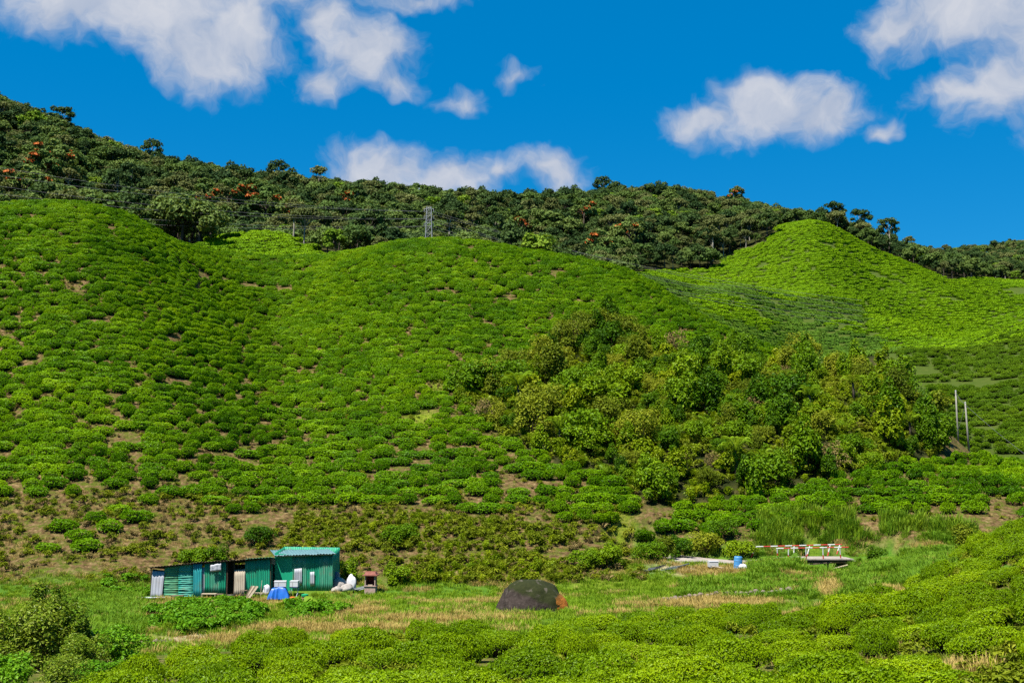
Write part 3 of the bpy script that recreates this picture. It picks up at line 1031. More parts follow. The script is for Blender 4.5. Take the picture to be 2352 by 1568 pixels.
def plant_tea():
    out = []        # x y z ang gx gy sx sy sz kind px py
    rng = np.random.default_rng(77)

    def push(sel, arrs, kind, sx, sy, sz):
        x, y, z, gx, gy, ang, px, py = [a[sel] for a in arrs]
        n = len(x)
        for i in range(n):
            f = rng.uniform(0.72, 1.22)
            out.append((x[i], y[i], z[i], ang[i] + rng.normal(0, 0.12) + (PI if rng.random() < 0.5 else 0), gx[i], gy[i],
                        sx * f * rng.uniform(0.85, 1.25), sy * f * rng.uniform(0.9, 1.1), sz * (rng.uniform(0.66, 1.3) if kind == 'fore' else rng.uniform(0.8, 1.2)), kind, px[i], py[i]))
    # foreground field
    A = candidates(14000, (-22, 48), (19, 64), 1, None)
    x, y, z, gx, gy, ang, px, py = A
    ok = inpoly(px, py, FORE_TEA) & (y < 64)
    gap = np.zeros_like(x)
    for e_ in [(2215, 1360, 14, 55), (2000, 1550, 90, 14), (2240, 1550, 150, 42), (1275, 1545, 34, 30), (1700, 1560, 60, 8), (1640, 1392, 170, 10), (2200, 1470, 40, 10)]:
        gap = np.maximum(gap, ell(px, py, *e_))
    gap2 = fbm(x / 4.0, y / 4.0, 9, 2)
    ok &= (gap < 0.5) & ((gap2 < 0.66) | ((px > 2030) & (gap2 < 0.76))) & ~((np.abs(x - at(1222, 1400, 61).x) < 2.3) & (np.abs(y - 61) < 3.2))
    ii = np.nonzero(ok)[0]
    A = [a[ii] for a in A]
    A[5] = np.full_like(A[5], 0.12) + 0.5 * (fbm(A[0] / 12, A[1] / 12, 91, 2) - 0.5)
    k = thin(A[0], A[1], A[5], 1.9, 1.55)
    push(k, A, 'fore', 0.70, 0.52, 0.92)
    # main hill and the terrace below the thicket
    A = candidates(120000, (-95, 75), (84, 200), 2, 0.66)
    x, y, z, gx, gy, ang, px, py = A
    ok = ((inpoly(px, py, MAIN_TEA) & (y < 200)) | (inpoly(px, py, LOW_TEA) & (y < 128)))
    ok &= visible(x, y, 1.3) & (px > -140) & (px < 2500)
    holes = 0.55 * fbm(x / 5.0, y / 3.2, 21, 3) + 0.45 * fbm(x / 2.4, y / 1.6, 22, 2) + 0.03 * np.clip((900 - px) / 300, 0, 1) * np.clip((py - 620) / 150, 0, 1)
    low_left = np.clip((py - 1060) / 160, 0, 1) * np.clip((620 - px) / 250, 0, 1)
    edge = np.clip((py - 1090) / 90, 0, 1) * (px < 1450)
    limit = 0.645 - 0.115 * low_left - 0.07 * edge
    lm = np.zeros_like(x)
    for e_ in LIME:
        lm = np.maximum(lm, ell(px, py, *e_))
    ok &= (holes < limit) & (lm < 0.55)
    ii = np.nonzero(ok)[0]
    A = [a[ii] for a in A]
    ll = low_left[ii]
    k = thin(A[0], A[1], A[5], 1.22 * (1 + 0.9 * ll), 0.88 * (1 + 1.3 * ll), 2.4)
    push(k, A, 'hill', 0.74, 0.45, 0.76)
    # slope on the right beyond the poles
    A = candidates(30000, (40, 140), (140, 262), 3, 0.8)
    x, y, z, gx, gy, ang, px, py = A
    ok = inpoly(px, py, RIGHT_TEA) & visible(x, y, 1.3) & (px < 2520) & (fbm(x / 7, y / 5, 33, 2) < 0.73)
    ii = np.nonzero(ok)[0]
    A = [a[ii] for a in A]
    k = thin(A[0], A[1], A[5], 1.9, 1.0)
    push(k, A, 'right', 1.0, 0.52, 0.78)
    return out


TEA = plant_tea()


def tea_zone(px, py, y):
    """which stand of tea a bush belongs to, told by what it grows beside"""
    if y < 64:
        near = py > 1500
        if px < 760: return 'low yellow-green tea bush in the near field ' + ('along the frame bottom, left of centre' if near else 'just below the dry grass strip of the path')
        if px < 1130: return 'clipped yellow-green tea bush in the near field ' + ('at the frame bottom, below the shrine' if near else 'facing the dry grass between path and boulder')
        if px < 1480: return 'clipped yellow-green tea bush in the near field ' + ('at the frame bottom under the boulder' if near else 'just in front of the boulder')
        if px < 1850: return 'clipped yellow-green tea bush in the near field ' + ('at the frame bottom, below the dry-stone wall' if near else 'just below the dry-stone wall')
        if px < 2190: return 'dense green tea bush in the near field ' + ('at the frame bottom, below the bridge' if near else 'at its far edge below the bridge')
        return 'dense green tea bush on the foreground bank at the right edge, ' + ('low' if near else 'midway up' if py > 1360 else 'near its top')
    if y > 139 and px > 2050: return 'dull green tea bush at the foot of the slope beyond the utility poles'
    if px > 1470:
        if px < 1700: return 'green tea bush on the terrace above the concrete track, left of the reeds'
        if px < 1980: return 'green tea bush on the terrace behind the reeds of the bridge'
        if px < 2180: return 'green tea bush on the terrace under the right end of the thicket'
        return 'green tea bush on the terrace below the two utility poles'
    if px < 330:
        d = 'highest on' if py < 1150 else 'midway on' if py < 1215 else 'lowest on'
        return 'rounded tea bush %s the bare brown left slope, %s' % (d, 'near the frame edge' if px < 120 else 'left of the low shed')
    if px < 560: return 'rounded green tea bush on the lowest rows straight above the low shed'
    if px < 800: return 'rounded green tea bush on the lowest rows straight above the tall shed'
    if px < 1100: return 'rounded green tea bush on the lowest rows above the fern bank and shrine'
    return 'rounded green tea bush on the lowest rows left of the lime grass strip'


def place_tea():
    infr = [(t[6] * (1.0) / t[1], i) for i, t in enumerate(TEA) if t[9] != 'right' and -20 < t[10] < FW + 20 and t[11] < FH + 60 and not (330 < t[10] < 1480 and 64 < t[1] and t[11] < 1000)]
    infr.sort(reverse=True)
    chosen = set(i for _, i in infr[:288])
    rgt = sorted((t[1], i) for i, t in enumerate(TEA) if t[9] == 'right' and 2190 < t[10] < 2340)
    chosen |= set(i for _, i in rgt[:12])
    protos = {'fore': {}, 'hill': {}, 'right': {}}
    rest = {'fore': [], 'hill': [], 'right': []}
    R = slope_rot(np.array([t[4] for t in TEA]), np.array([t[5] for t in TEA]), np.array([t[3] for t in TEA]), 0.75)
    rr = random.Random(3)
    for i, t in enumerate(TEA):
        kind = t[9]
        lib = {'fore': FORE, 'hill': HILL, 'right': RIGHT}[kind]
        v = rr.randrange(len(lib))
        if i in chosen:
            o = empty('tea_bush', (t[0], t[1], t[2] - 0.03), tuple(R[i]), (t[6], t[7], t[8]))
            zl = tea_zone(t[10], t[11], t[1])
            tag(o, zl, 'tea bush', 'tea bushes ' + zl.split(' tea bush ')[1])
            a = link('foliage', lib[v][0], o); b = link('twigs', lib[v][1], o)  # twigs: stems together with the shade-coloured core
            protos[kind].setdefault(v, (a, b))
        else:
            rest[kind].append((i, v))
    for kind, pr, nm, lab in (('fore', protos['fore'], 'tea_shrubbery', 'outer tea bushes of the near field'), ('hill', protos['hill'], 'tea_hillside', 'rows of clipped green tea bushes covering the big hill'), ('right', protos['right'], 'tea_slope', 'dull green tea rows on the slope beyond the utility poles')):
        L = [(i, v) for i, v in rest[kind] if v in pr]
        if not L: continue
        keys = sorted(pr)
        scatter(nm, [pr[k][0] for k in keys], [(TEA[i][0], TEA[i][1], TEA[i][2] - 0.03) for i, v in L], [R[i] for i, v in L],
                [(TEA[i][6], TEA[i][7], TEA[i][8]) for i, v in L], [keys.index(v) for i, v in L], lab, [pr[k][1] for k in keys])
    print('tea', len(TEA), 'single', len(chosen), len(rest['fore']), len(rest['hill']))


place_tea()


# ------------------------------------------------------------------ far tea slopes: clipped hedge rows


def hedge_shape(name, seed, matname, L=5.0, n=420, leaf=0.42):
    rng = np.random.default_rng(seed)
    x = rng.uniform(-L / 2, L / 2, n)
    q = rng.uniform(-0.25, PI + 0.25, n)
    wob = 1 + 0.25 * (fbm(x * 0.8 + seed, x * 0 + 3, seed, 2) - 0.5) * 2
    endf = np.clip((1 - (np.abs(x) / (L / 2)) ** 6), 0.1, 1)
    y = np.cos(q) * 0.62 * wob * endf; z = 0.15 + np.clip(np.sin(q), -0.1, 1) ** 0.6 * 0.75 * wob if False else 0.15 + np.maximum(np.sin(q), 0) ** 0.6 * 0.72 * wob * endf
    nr = nrm(np.stack([x * 0, np.cos(q), np.sin(q) + 0.35], -1))
    v, f = leaf_quads(np.stack([x, y, z], -1), nr, leaf, 0.7, 0.35, rng, 0.05)
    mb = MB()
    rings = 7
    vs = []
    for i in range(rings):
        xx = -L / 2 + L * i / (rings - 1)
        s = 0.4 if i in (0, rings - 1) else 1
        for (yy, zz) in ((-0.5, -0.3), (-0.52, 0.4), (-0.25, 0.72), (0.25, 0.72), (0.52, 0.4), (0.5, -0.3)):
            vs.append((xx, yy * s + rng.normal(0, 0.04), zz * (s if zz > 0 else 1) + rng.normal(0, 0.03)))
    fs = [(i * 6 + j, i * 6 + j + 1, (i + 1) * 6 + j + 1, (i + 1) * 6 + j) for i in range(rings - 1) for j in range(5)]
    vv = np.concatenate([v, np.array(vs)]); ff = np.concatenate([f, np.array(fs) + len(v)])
    return quick_mesh(name, vv, ff, [M[matname], M['twig_core_shade']], [0] * len(f) + [1] * len(fs))  # hedge core darkened in colour, as shade behind the leaves


def far_tea():
    A = candidates(80000, (30, 330), (228, 478), 4, 1.05)
    B = candidates(2500, (-75, -30), (205, 262), 5, 0.9)
    x, y, z, gx, gy, ang, px, py = [np.concatenate([a, b]) for a, b in zip(A, B)]
    kn = inpoly(px, py, KNOLL) & (y > 205) & (y < 262) & (px < 760)
    ok = ((inpoly(px, py, FAR_TEA) & (y > 232) & (y < 478)) | kn) & visible(x, y, 1.5) & (px < 2480)
    ok &= fbm(x / 16, y / 9, 41, 3) < 0.74
    ii = np.nonzero(ok)[0]
    x, y, z, gx, gy, ang, px, py = [a[ii] for a in (x, y, z, gx, gy, ang, px, py)]
    k = thin(x, y, ang, 3.6, 1.25)
    x, y, z, gx, gy, ang, px, py = [a[k] for a in (x, y, z, gx, gy, ang, px, py)]
    R = slope_rot(gx, gy, ang, 0.6)
    rng = np.random.default_rng(8)
    front = (y < 352) & (px > 1400) & (px < 2060 - (y - 250) * 1.0)
    meshes = [hedge_shape('hedge', 61 + i, 'tea_far') for i in range(3)] + [hedge_shape('hedge_dark_haze', 71 + i, 'tea_far_dark_haze', 4.2, 380) for i in range(2)]
    front &= fbm(x / 30, y / 30, 66, 2) > 0.32
    pick = np.where(front, 3 + rng.integers(0, 2, len(x)), rng.integers(0, 3, len(x)))
    scl = np.stack([rng.uniform(0.8, 1.25, len(x)), rng.uniform(0.72, 1.0, len(x)), rng.uniform(0.85, 1.2, len(x))], -1)
    protos = []
    lab = ['clipped tea hedge on the bright far hillside, one of its lowest rows', 'clipped tea hedge on the bright far hillside beside the forest edge', 'clipped tea hedge near the pointed top of the bright far hill',
           'dull green tea hedge on the darker spur in front of the far hill', 'dull green tea hedge high on the darker spur before the far hill']
    used = set()
    for m in range(5):
        cand = np.nonzero(pick == m)[0]
        i = int(cand[np.argmin(np.abs(px[cand] - (2050, 1760, 1880, 1700, 1560)[m]) + np.abs(py[cand] - (740, 600, 525, 720, 650)[m]))])
        o = link('tea_hedge', meshes[m], None, (x[i], y[i], z[i]), tuple(R[i]), tuple(scl[i]))
        tag(o, lab[m], 'tea hedge', 'tea hedges on the far hills')
        protos.append(o); used.add(i)
    keep = np.array([i for i in range(len(x)) if i not in used])
    scatter('tea_hedge_rows', protos, np.stack([x, y, z], -1)[keep], R[keep], scl[keep], pick[keep], 'contour rows of clipped tea hedges on the far hills')
    print('far tea', len(x))


far_tea()

# ------------------------------------------------------------------ forest on the ridges


def build_forest():
    rng = np.random.default_rng(99)
    kinds = []      # (name, crown mesh, trunk mesh, height of crown centre, descr)

    def tree(seed, R, lobes, n, leaf, mname, z0, rad, bark, descr, umbrella=False, mats=None, frac2=0, lobe_r=0.42):
        c, L = crown_shape('tree_crown', seed, n, leaf, mname, R, lobes, lobe_r, mats, 0, frac2, 0.8, umbrella)
        shift_mesh(c, z0)
        t = trunk_shape('tree_trunk', seed, L, z0, rad, bark)
        kinds.append((c, t, descr))
    tree(1, (4.6, 4.6, 4.2), 12, 1500, 0.80, 'forest_dark', 5.2, 0.32, 'bark_dark', 'dark green round-crowned')
    tree(2, (3.6, 3.6, 5.0), 12, 1400, 0.75, 'forest_dark', 6.6, 0.28, 'bark_dark', 'dark green tall-crowned')
    tree(3, (5.2, 5.2, 3.8), 14, 1600, 0.80, 'forest_mid', 5.0, 0.34, 'bark_dark', 'mid green spreading')
    tree(4, (4.0, 4.0, 4.0), 10, 1300, 0.75, 'forest_mid', 4.8, 0.28, 'bark_dark', 'mid green rounded')
    tree(5, (4.4, 4.4, 3.6), 11, 1200, 0.65, 'forest_olive', 5.5, 0.26, 'bark_dark', 'olive green open-crowned', lobe_r=0.34)
    tree(6, (4.8, 4.8, 3.4), 13, 1200, 0.65, 'forest_olive', 6.2, 0.26, 'bark_pale', 'olive umbrella-shaped', umbrella=True, lobe_r=0.32)
    tree(7, (3.9, 3.9, 4.2), 11, 1400, 0.75, 'forest_bright', 5.0, 0.28, 'bark_dark', 'bright green leafy')
    tree(8, (4.2, 4.2, 3.6), 12, 1500, 0.70, 'forest_mid', 6.2, 0.28, 'bark_dark', 'orange-flowering', mats=[M['forest_mid'], M['blossom']], frac2=0.6, lobe_r=0.30)
    tree(9, (4.4, 4.4, 4.2), 22, 1900, 0.60, 'forest_dark', 9.0, 0.32, 'bark_pale', 'tall dark emergent', lobe_r=0.27)
    tree(10, (3.2, 3.2, 6.0), 16, 1700, 0.60, 'forest_olive', 9.5, 0.34, 'bark_pale', 'tall feathery olive', lobe_r=0.40)
    n = 60000
    y = rng.uniform(215, 720, n); u = rng.uniform(-0.56, 0.56, n); x = u * y
    keepp = rng.random(n) < (y / 720)
    x, y = x[keepp], y[keepp]
    # the farthest ridge at the right
    y2 = rng.uniform(640, 1000, 2500); x2 = rng.uniform(0.30, 0.56, 2500) * y2
    x = np.concatenate([x, x2]); y = np.concatenate([y, y2])
    z = gz(x, y); px, py = project(x, y, z)
    tea = (inpoly(px, py, FAR_TEA) & (y > 228) & (y < 478)) | (inpoly(px, py, KNOLL) & (y < 265))
    right = (px > 2030) & (y < 300)
    clear = (px > 1400) & (y < 300)
    ok = ~tea & ~right & ~clear & visible(x, y, 9, 0.003) & (px > -150) & (px < 2500)
    ii = np.nonzero(ok)[0]
    x, y, z, px, py = [a[ii] for a in (x, y, z, px, py)]
    k = thin(x, y, np.zeros_like(x), 3.4, 3.4)
    x, y, z, px, py = [a[k] for a in (x, y, z, px, py)]
    T = []
    zone = fbm(x / 55, y / 55, 71, 2)
    for i in range(len(x)):
        w = np.array([3.2, 2.6, 3.0, 2.6, 1.8, 1.2, 0.5, 0.0, 0.12, 0.15])
        if zone[i] > 0.52: w = w * np.array([0.6, 0.6, 1.3, 1.2, 1.7, 1.5, 1.3, 0, 1, 1])
        v = rng.choice(10, p=w / w.sum())
        s = 0.80 * rng.choice([rng.uniform(0.5, 0.85), rng.uniform(0.7, 1.0), rng.uniform(0.95, 1.4)]) * (0.9 if py[i] > 560 else 1.0)
        T.append([x[i], y[i], z[i], v, s * rng.uniform(0.9, 1.1), s, rng.uniform(0, 2 * PI), px[i], py[i] - 7.0 * F / y[i]])
    # the flowering trees and a few that stand out, at the places where they grow
    special = {}
    sp = [(110, 372, 7, 'orange-flowering tree highest of those on the left ridge'), (95, 395, 7, 'orange-flowering tree on the left ridge under the power lines'), (140, 385, 7, 'orange-flowering tree crowded among dark trees on the left ridge'),
          (65, 430, 7, 'orange-flowering tree low on the left ridge near the frame edge'), (470, 468, 7, 'orange-flowering tree just above the left tea hill'), (530, 470, 7, 'orange-flowering tree left of the largest red patch, above the small tea knoll'),
          (575, 465, 7, 'largest orange-flowering tree, above the small tea knoll'), (610, 490, 7, 'orange-flowering tree right above the small tea knoll'), (680, 500, 7, 'orange-flowering tree between the tea knoll and the pylon'),
          (795, 470, 7, 'lone orange-flowering tree left of the pale green tree'), (1205, 525, 7, 'small orange-flowering tree right of the pylon'), (1340, 490, 7, 'orange-flowering tree high on the middle ridge'),
          (1440, 535, 7, 'orange-flowering tree in the middle of the right-hand forest'), (1375, 575, 7, 'orange-flowering tree low, above the crest of the tea hill'), (1690, 440, 7, 'reddish tree near the skyline of the right-hand ridge'),
          (640, 375, 8, 'tall dark tree standing clear of the skyline, left of the low cloud'), (890, 450, 6, 'bright green round tree left of the pylon'), (545, 455, 6, 'bright green tree among orange flowers'),
          (1635, 560, 9, 'tall feathery tree with pale trunk at the edge of the far tea hill'), (1915, 490, 8, 'dark tree on the skyline above the pointed tea hill'), (1985, 490, 8, 'pair-topped dark tree on the skyline right of the pointed tea hill'), (2060, 515, 8, 'thin dark tree on the falling skyline at the right'), (1385, 415, 8, 'small emergent tree on the skyline of the middle ridge'),
          (150, 262, 8, 'emergent tree on the skyline of the left ridge'), (355, 330, 8, 'flat-topped tree on the skyline of the left ridge'), (870, 545, 6, 'bright green tree behind the saddle of the tea hill')]
    arr = np.array([(t[7], t[8]) for t in T])
    free = visible(x, y, 5.0, -0.002)
    for (qx, qy, v, lab) in sp:
        d = (arr[:, 0] - qx) ** 2 + (arr[:, 1] - qy) ** 2
        for j in np.argsort(d):
            if int(j) not in special and free[j]:
                break
        j = int(j)
        T[j][3] = v; special[j] = lab
        if v in (8, 9): T[j][4] = T[j][5] = 1.2
        if v == 7: T[j][4] = T[j][5] = 1.45
    # those that show largest become single trees
    vis = [(t[4] / t[1] * (1 if -40 < t[7] < 2390 else 0.01), i) for i, t in enumerate(T)]
    horizon = visible(np.array([t[0] for t in T]), np.array([t[1] for t in T]), 8.0, 0.0)
    vis = sorted([v for v in vis if horizon[v[1]] and v[1] not in special], reverse=True)
    chosen = set(special) | set(i for _, i in vis[:300 - len(special)])
    protos = {}; rest = []

    def ridge(px_):
        if px_ < 400: return 'at the foot of the left wooded ridge'
        if px_ < 700: return 'on the wooded ridge above the small tea knoll'
        if px_ < 1050: return 'on the wooded slope around the pylon'
        if px_ < 1420: return 'on the wooded slope behind the tea hill crest'
        if px_ < 1850: return 'on the forest edge above the darker tea spur'
        if px_ < 2120: return 'behind the ridge of the bright far tea hill'
        return 'above the far tea slope at the right-hand edge'
    names = ['broadleaf_tree', 'broadleaf_tree', 'broadleaf_tree', 'broadleaf_tree', 'broadleaf_tree', 'umbrella_tree', 'broadleaf_tree', 'flowering_tree', 'emergent_tree', 'feathery_tree']
    order = sorted(chosen)
    for i in order:
        t = T[i]
        c, tr, descr = kinds[t[3]]
        o = empty(names[t[3]], (t[0], t[1], t[2] - 0.2), (0, 0, t[6]), (t[4], t[4], t[5]))
        if i in special:
            tag(o, special[i], 'tree', 'trees that stand out in the forest')
        else:
            rd = ridge(t[7])
            tag(o, '%s tree %s' % (descr, rd), 'tree', '%s trees %s' % (descr, rd))
        a = link('crown', c, o); b = link('trunk', tr, o)
        protos.setdefault(t[3], (a, b))
    keys = sorted(protos)
    rest = [t for i, t in enumerate(T) if i not in chosen and t[3] in protos]
    scatter('forest', [protos[k_][0] for k_ in keys], [(t[0], t[1], t[2] - 0.2) for t in rest], [(0, 0, t[6]) for t in rest], [(t[4], t[4], t[5]) for t in rest],
            [keys.index(t[3]) for t in rest], 'mixed rainforest covering the upper ridges', [protos[k_][1] for k_ in keys])
    print('forest', len(T), 'single', len(chosen))


build_forest()

# ------------------------------------------------------------------ thicket on the spur
SHR = {}


def build_bank():
    rng = np.random.default_rng(123)
    SHR['green'] = [shrub_shape('shrub', 201 + i, 2300, 0.23, 'shrub_green', ((1.5, 1.4, 2.3), (1.1, 1.1, 3.0), (2.0, 1.8, 1.8))[i], 12 + i) for i in range(3)]
    SHR['olive'] = [shrub_shape('shrub', 211 + i, 2300, 0.19, 'shrub_olive', ((1.8, 1.6, 2.0), (1.3, 1.2, 2.6))[i], 15) for i in range(2)]
    SHR['yellow'] = [shrub_shape('shrub', 221 + i, 1700, 0.26, 'shrub_yellow', ((1.4, 1.3, 2.0), (1.2, 1.1, 2.6))[i], 12, 0.6) for i in range(2)]
    SHR['brown'] = [shrub_shape('shrub', 231, 420, 0.24, 'shrub_brown', (1.3, 1.2, 1.7), 9, 0.3, 26)]
    droop = []
    for i in range(2):
        droop.append((clump_fronds('fern_clump', 241 + i, 16, 1.7, 'shrub_yellow' if i else 'fern', (0.5, 1.35), 14, 0.34), None))
    SHR['droop'] = droop
    n = 2600
    x = rng.uniform(-6, 62, n); y = rng.uniform(96, 150, n)
    z = gz(x, y); px, py = project(x, y, z)
    ok = inpoly(px, py, BANK) & (y < 150) & visible(x, y, 2.5)
    ii = np.nonzero(ok)[0]
    x, y, z, px, py = [a[ii] for a in (x, y, z, px, py)]
    k = thin(x, y, np.zeros_like(x), 1.66, 1.15)
    desc = {'green': 'dark green leafy shrub', 'olive': 'olive small-leaved shrub', 'yellow': 'yellow-green large-leaved shrub', 'brown': 'dry brown twiggy shrub', 'droop': 'drooping fern clump'}
    place = lambda a, b: ('at the top of the thicket' if b < 840 else 'at the foot of the thicket' if b > 1020 else 'midway up the thicket') + (
        ' at its left end' if a < 1330 else ' below the tea hill shoulder' if a < 1620 else ' above the terraced tea' if a < 1900 else ' near the two poles')
    print('bank shrubs', len(k))
    rp = random.Random(17)
    for i in k:
        w = {'green': 5.2, 'olive': 1.6, 'yellow': 1.5, 'brown': 0.2, 'droop': 2.0}
        if px[i] > 1850: w.update(olive=1.4, yellow=2.4, droop=2.8)
        if px[i] < 1500 and py[i] < 900: w.update(olive=3.5, yellow=0.6)
        if py[i] > 1030: w.update(droop=3.6, yellow=2.0, brown=0.7)
        kd = rp.choices(list(w), list(w.values()))[0]
        lib = SHR[kd]
        fol, st = rp.choice(lib)
        s = (rp.uniform(0.6, 1.05) if rp.random() < 0.75 else rp.uniform(1.15, 1.75) * (0.9 if py[i] < 880 else 1)) * (0.8 if kd == 'brown' else 1.0)
        gx, gy = grad(np.array([x[i]]), np.array([y[i]]))
        lean = (min(0.35, gy[0] * 0.25), -min(0.2, max(-0.2, gx[0] * 0.2)), rp.uniform(0, 2 * PI))
        o = empty('shrub' if kd != 'droop' else 'fern', (x[i], y[i], z[i] - 0.15), lean, (s, s, s * rp.uniform(0.85, 1.15)))
        pl = place(px[i], py[i])
        tag(o, desc[kd] + ' ' + pl, 'shrub' if kd != 'droop' else 'fern', desc[kd] + 's ' + pl)
        link('foliage' if kd != 'droop' else 'fronds', fol, o)
        if st: link('stem', st, o)
    # a few bushes that stand on the skyline of the spur
    for (qx, qy, Y, s, kd, lab) in [(1845, 845, 131, 1.7, 'olive', 'dark upright shrub standing alone on the skyline of the spur'), (1310, 790, 140, 1.4, 'brown', 'greyish twiggy shrub at the upper left corner of the thicket'),
                                    (1350, 785, 141, 1.5, 'olive', 'broad flat-topped olive shrub where the thicket meets the tea hill'), (1430, 790, 143, 1.5, 'olive', 'feathery olive shrub uphill of the thicket'), (1550, 812, 133, 1.5, 'brown', 'bare brown-branched shrub along the top edge of the thicket'),
                                    (1700, 820, 138, 1.3, 'green', 'dark green shrub on the top edge of the thicket')]:
        p = hit(qx, qy, 96, 160)
        fol, st = SHR[kd][0]
        o = empty('shrub', (p.x, p.y, gz1(p.x, p.y) - 0.1), (0, 0, s * 3), (s, s, s))
        tag(o, lab, 'shrub')
        link('foliage', fol, o); link('stem', st, o)


build_bank()


def tree_fern(px_, py_, Y, h, length, nf, lab, seed):
    p = hit(px_, py_ + h * F / Y * 0.9, 96, 150)
    g = p.z
    o = empty('tree_fern', (p.x, p.y, g - 0.1))
    tag(o, lab, 'tree fern', 'tree ferns in the thicket')
    mb = MB()
    mb.tube([(0, 0, -0.3), (0.08, 0, h * 0.5), (0, 0, h)], [0.16, 0.12, 0.10], 7)
    mb.build('trunk', M['bark_dark'], o, smooth=True)
    rp = random.Random(seed)
    for i in range(nf):
        link('frond', FROND[i % 3], o, (0, 0, h), (rp.uniform(-0.15, 0.15), -rp.uniform(-0.05, 0.55), 2 * PI * i / nf + rp.uniform(-0.2, 0.2)), (length / 2,) * 3)


FROND = [frond_shape('frond', 300 + i, 2.0, 'fern', 24, 0.42, 0.5 + 0.1 * i) for i in range(3)]
for a_ in [(1190, 885, 106, 3.2, 2.9, 13, 'large tree fern with wide fronds at the left edge of the thicket', 1), (1195, 930, 102, 1.6, 2.0, 10, 'small tree fern below the large one at the left edge', 2),
           (1285, 985, 102, 1.8, 2.4, 11, 'tree fern with light fronds low at the left of the thicket', 3), (1395, 900, 108, 2.0, 1.8, 10, 'tree fern halfway up beneath the olive shrubs', 4),
           (1690, 1040, 99, 2.4, 2.6, 12, 'tree fern hanging over the terrace at the foot of the thicket', 5), (1745, 1060, 99, 1.4, 2.2, 11, 'lower tree fern beside the hanging one', 6),
           (1600, 905, 110, 1.6, 1.7, 10, 'small bright tree fern in the middle of the thicket', 7), (1860, 910, 110, 2.2, 2.0, 11, 'tree fern in the dark hollow of the thicket', 8),
           (1960, 880, 114, 2.0, 2.0, 11, 'tree fern high at the right end of the thicket', 9), (2090, 970, 112, 1.8, 2.0, 11, 'tree fern nearest the utility poles', 10)]:
    tree_fern(*a_)


# ------------------------------------------------------------------ grass, weeds and ground cover


def proto_thing(name, mesh, px_, py_, Y, lab, cat, s=1.0):
    p = at(px_, py_, Y)
    o = link(name, mesh, None, (p.x, p.y, gz1(p.x, p.y) - 0.02), (0, 0, 1.0), (s, s, s))
    tag(o, lab, cat, kind='stuff' if 'fern' in name or 'bracken' in name else None)
    return o


def cover(name, protos, n, xr, yr, seed, test, label, smin=0.7, smax=1.3, space=None, sink=0.03):
    rng = np.random.default_rng(seed)
    x = rng.uniform(*xr, n); y = rng.uniform(*yr, n)
    z = gz(x, y); px, py = project(x, y, z)
    ok = test(x, y, px, py) & visible(x, y, 0.6) & (px > -60) & (px < 2420) & (py < 1640)
    ii = np.nonzero(ok)[0]
    x, y, z = x[ii], y[ii], z[ii]
    if space:
        k = thin(x, y, np.zeros_like(x), space, space)
        x, y, z = x[k], y[k], z[k]
    m = len(x)
    rots = np.stack([rng.normal(0, 0.12, m), rng.normal(0, 0.12, m), rng.uniform(0, 2 * PI, m)], -1)
    s = rng.uniform(smin, smax, m)
    scl = np.stack([s * rng.uniform(0.85, 1.15, m), s, s * rng.uniform(0.8, 1.2, m)], -1)
    print(name, m)
    return scatter(name, protos, np.stack([x, y, z - sink], -1), rots, scl, rng.integers(0, len(protos), m), label)


def shed_area(x, y):
    return ((x > -24.6) & (x < -11.6) & (y > 75.6) & (y < 80.5))


def road_area(x, y):
    return (x > 12.0) & (x < 29) & (np.abs(y - (85.3 + 0.0 * x)) < 1.9)


def dryv(px, py):
    d = np.zeros_like(px)
    for e_ in DRY:
        d = np.maximum(d, ell(px, py, *e_))
    return d


def in_valley(x, y, px, py):
    nb = ~((px > 1845) & (px < 1945) & (y > 76.5))
    v = (y > 44) & (y < 92) & (py > np.where(px < 1450, 1318, 1225)) & ~inpoly(px, py, FORE_TEA) & ~inpoly(px, py, LOW_TEA)
    return v & nb & ~shed_area(x, y) & ~road_area(x, y)


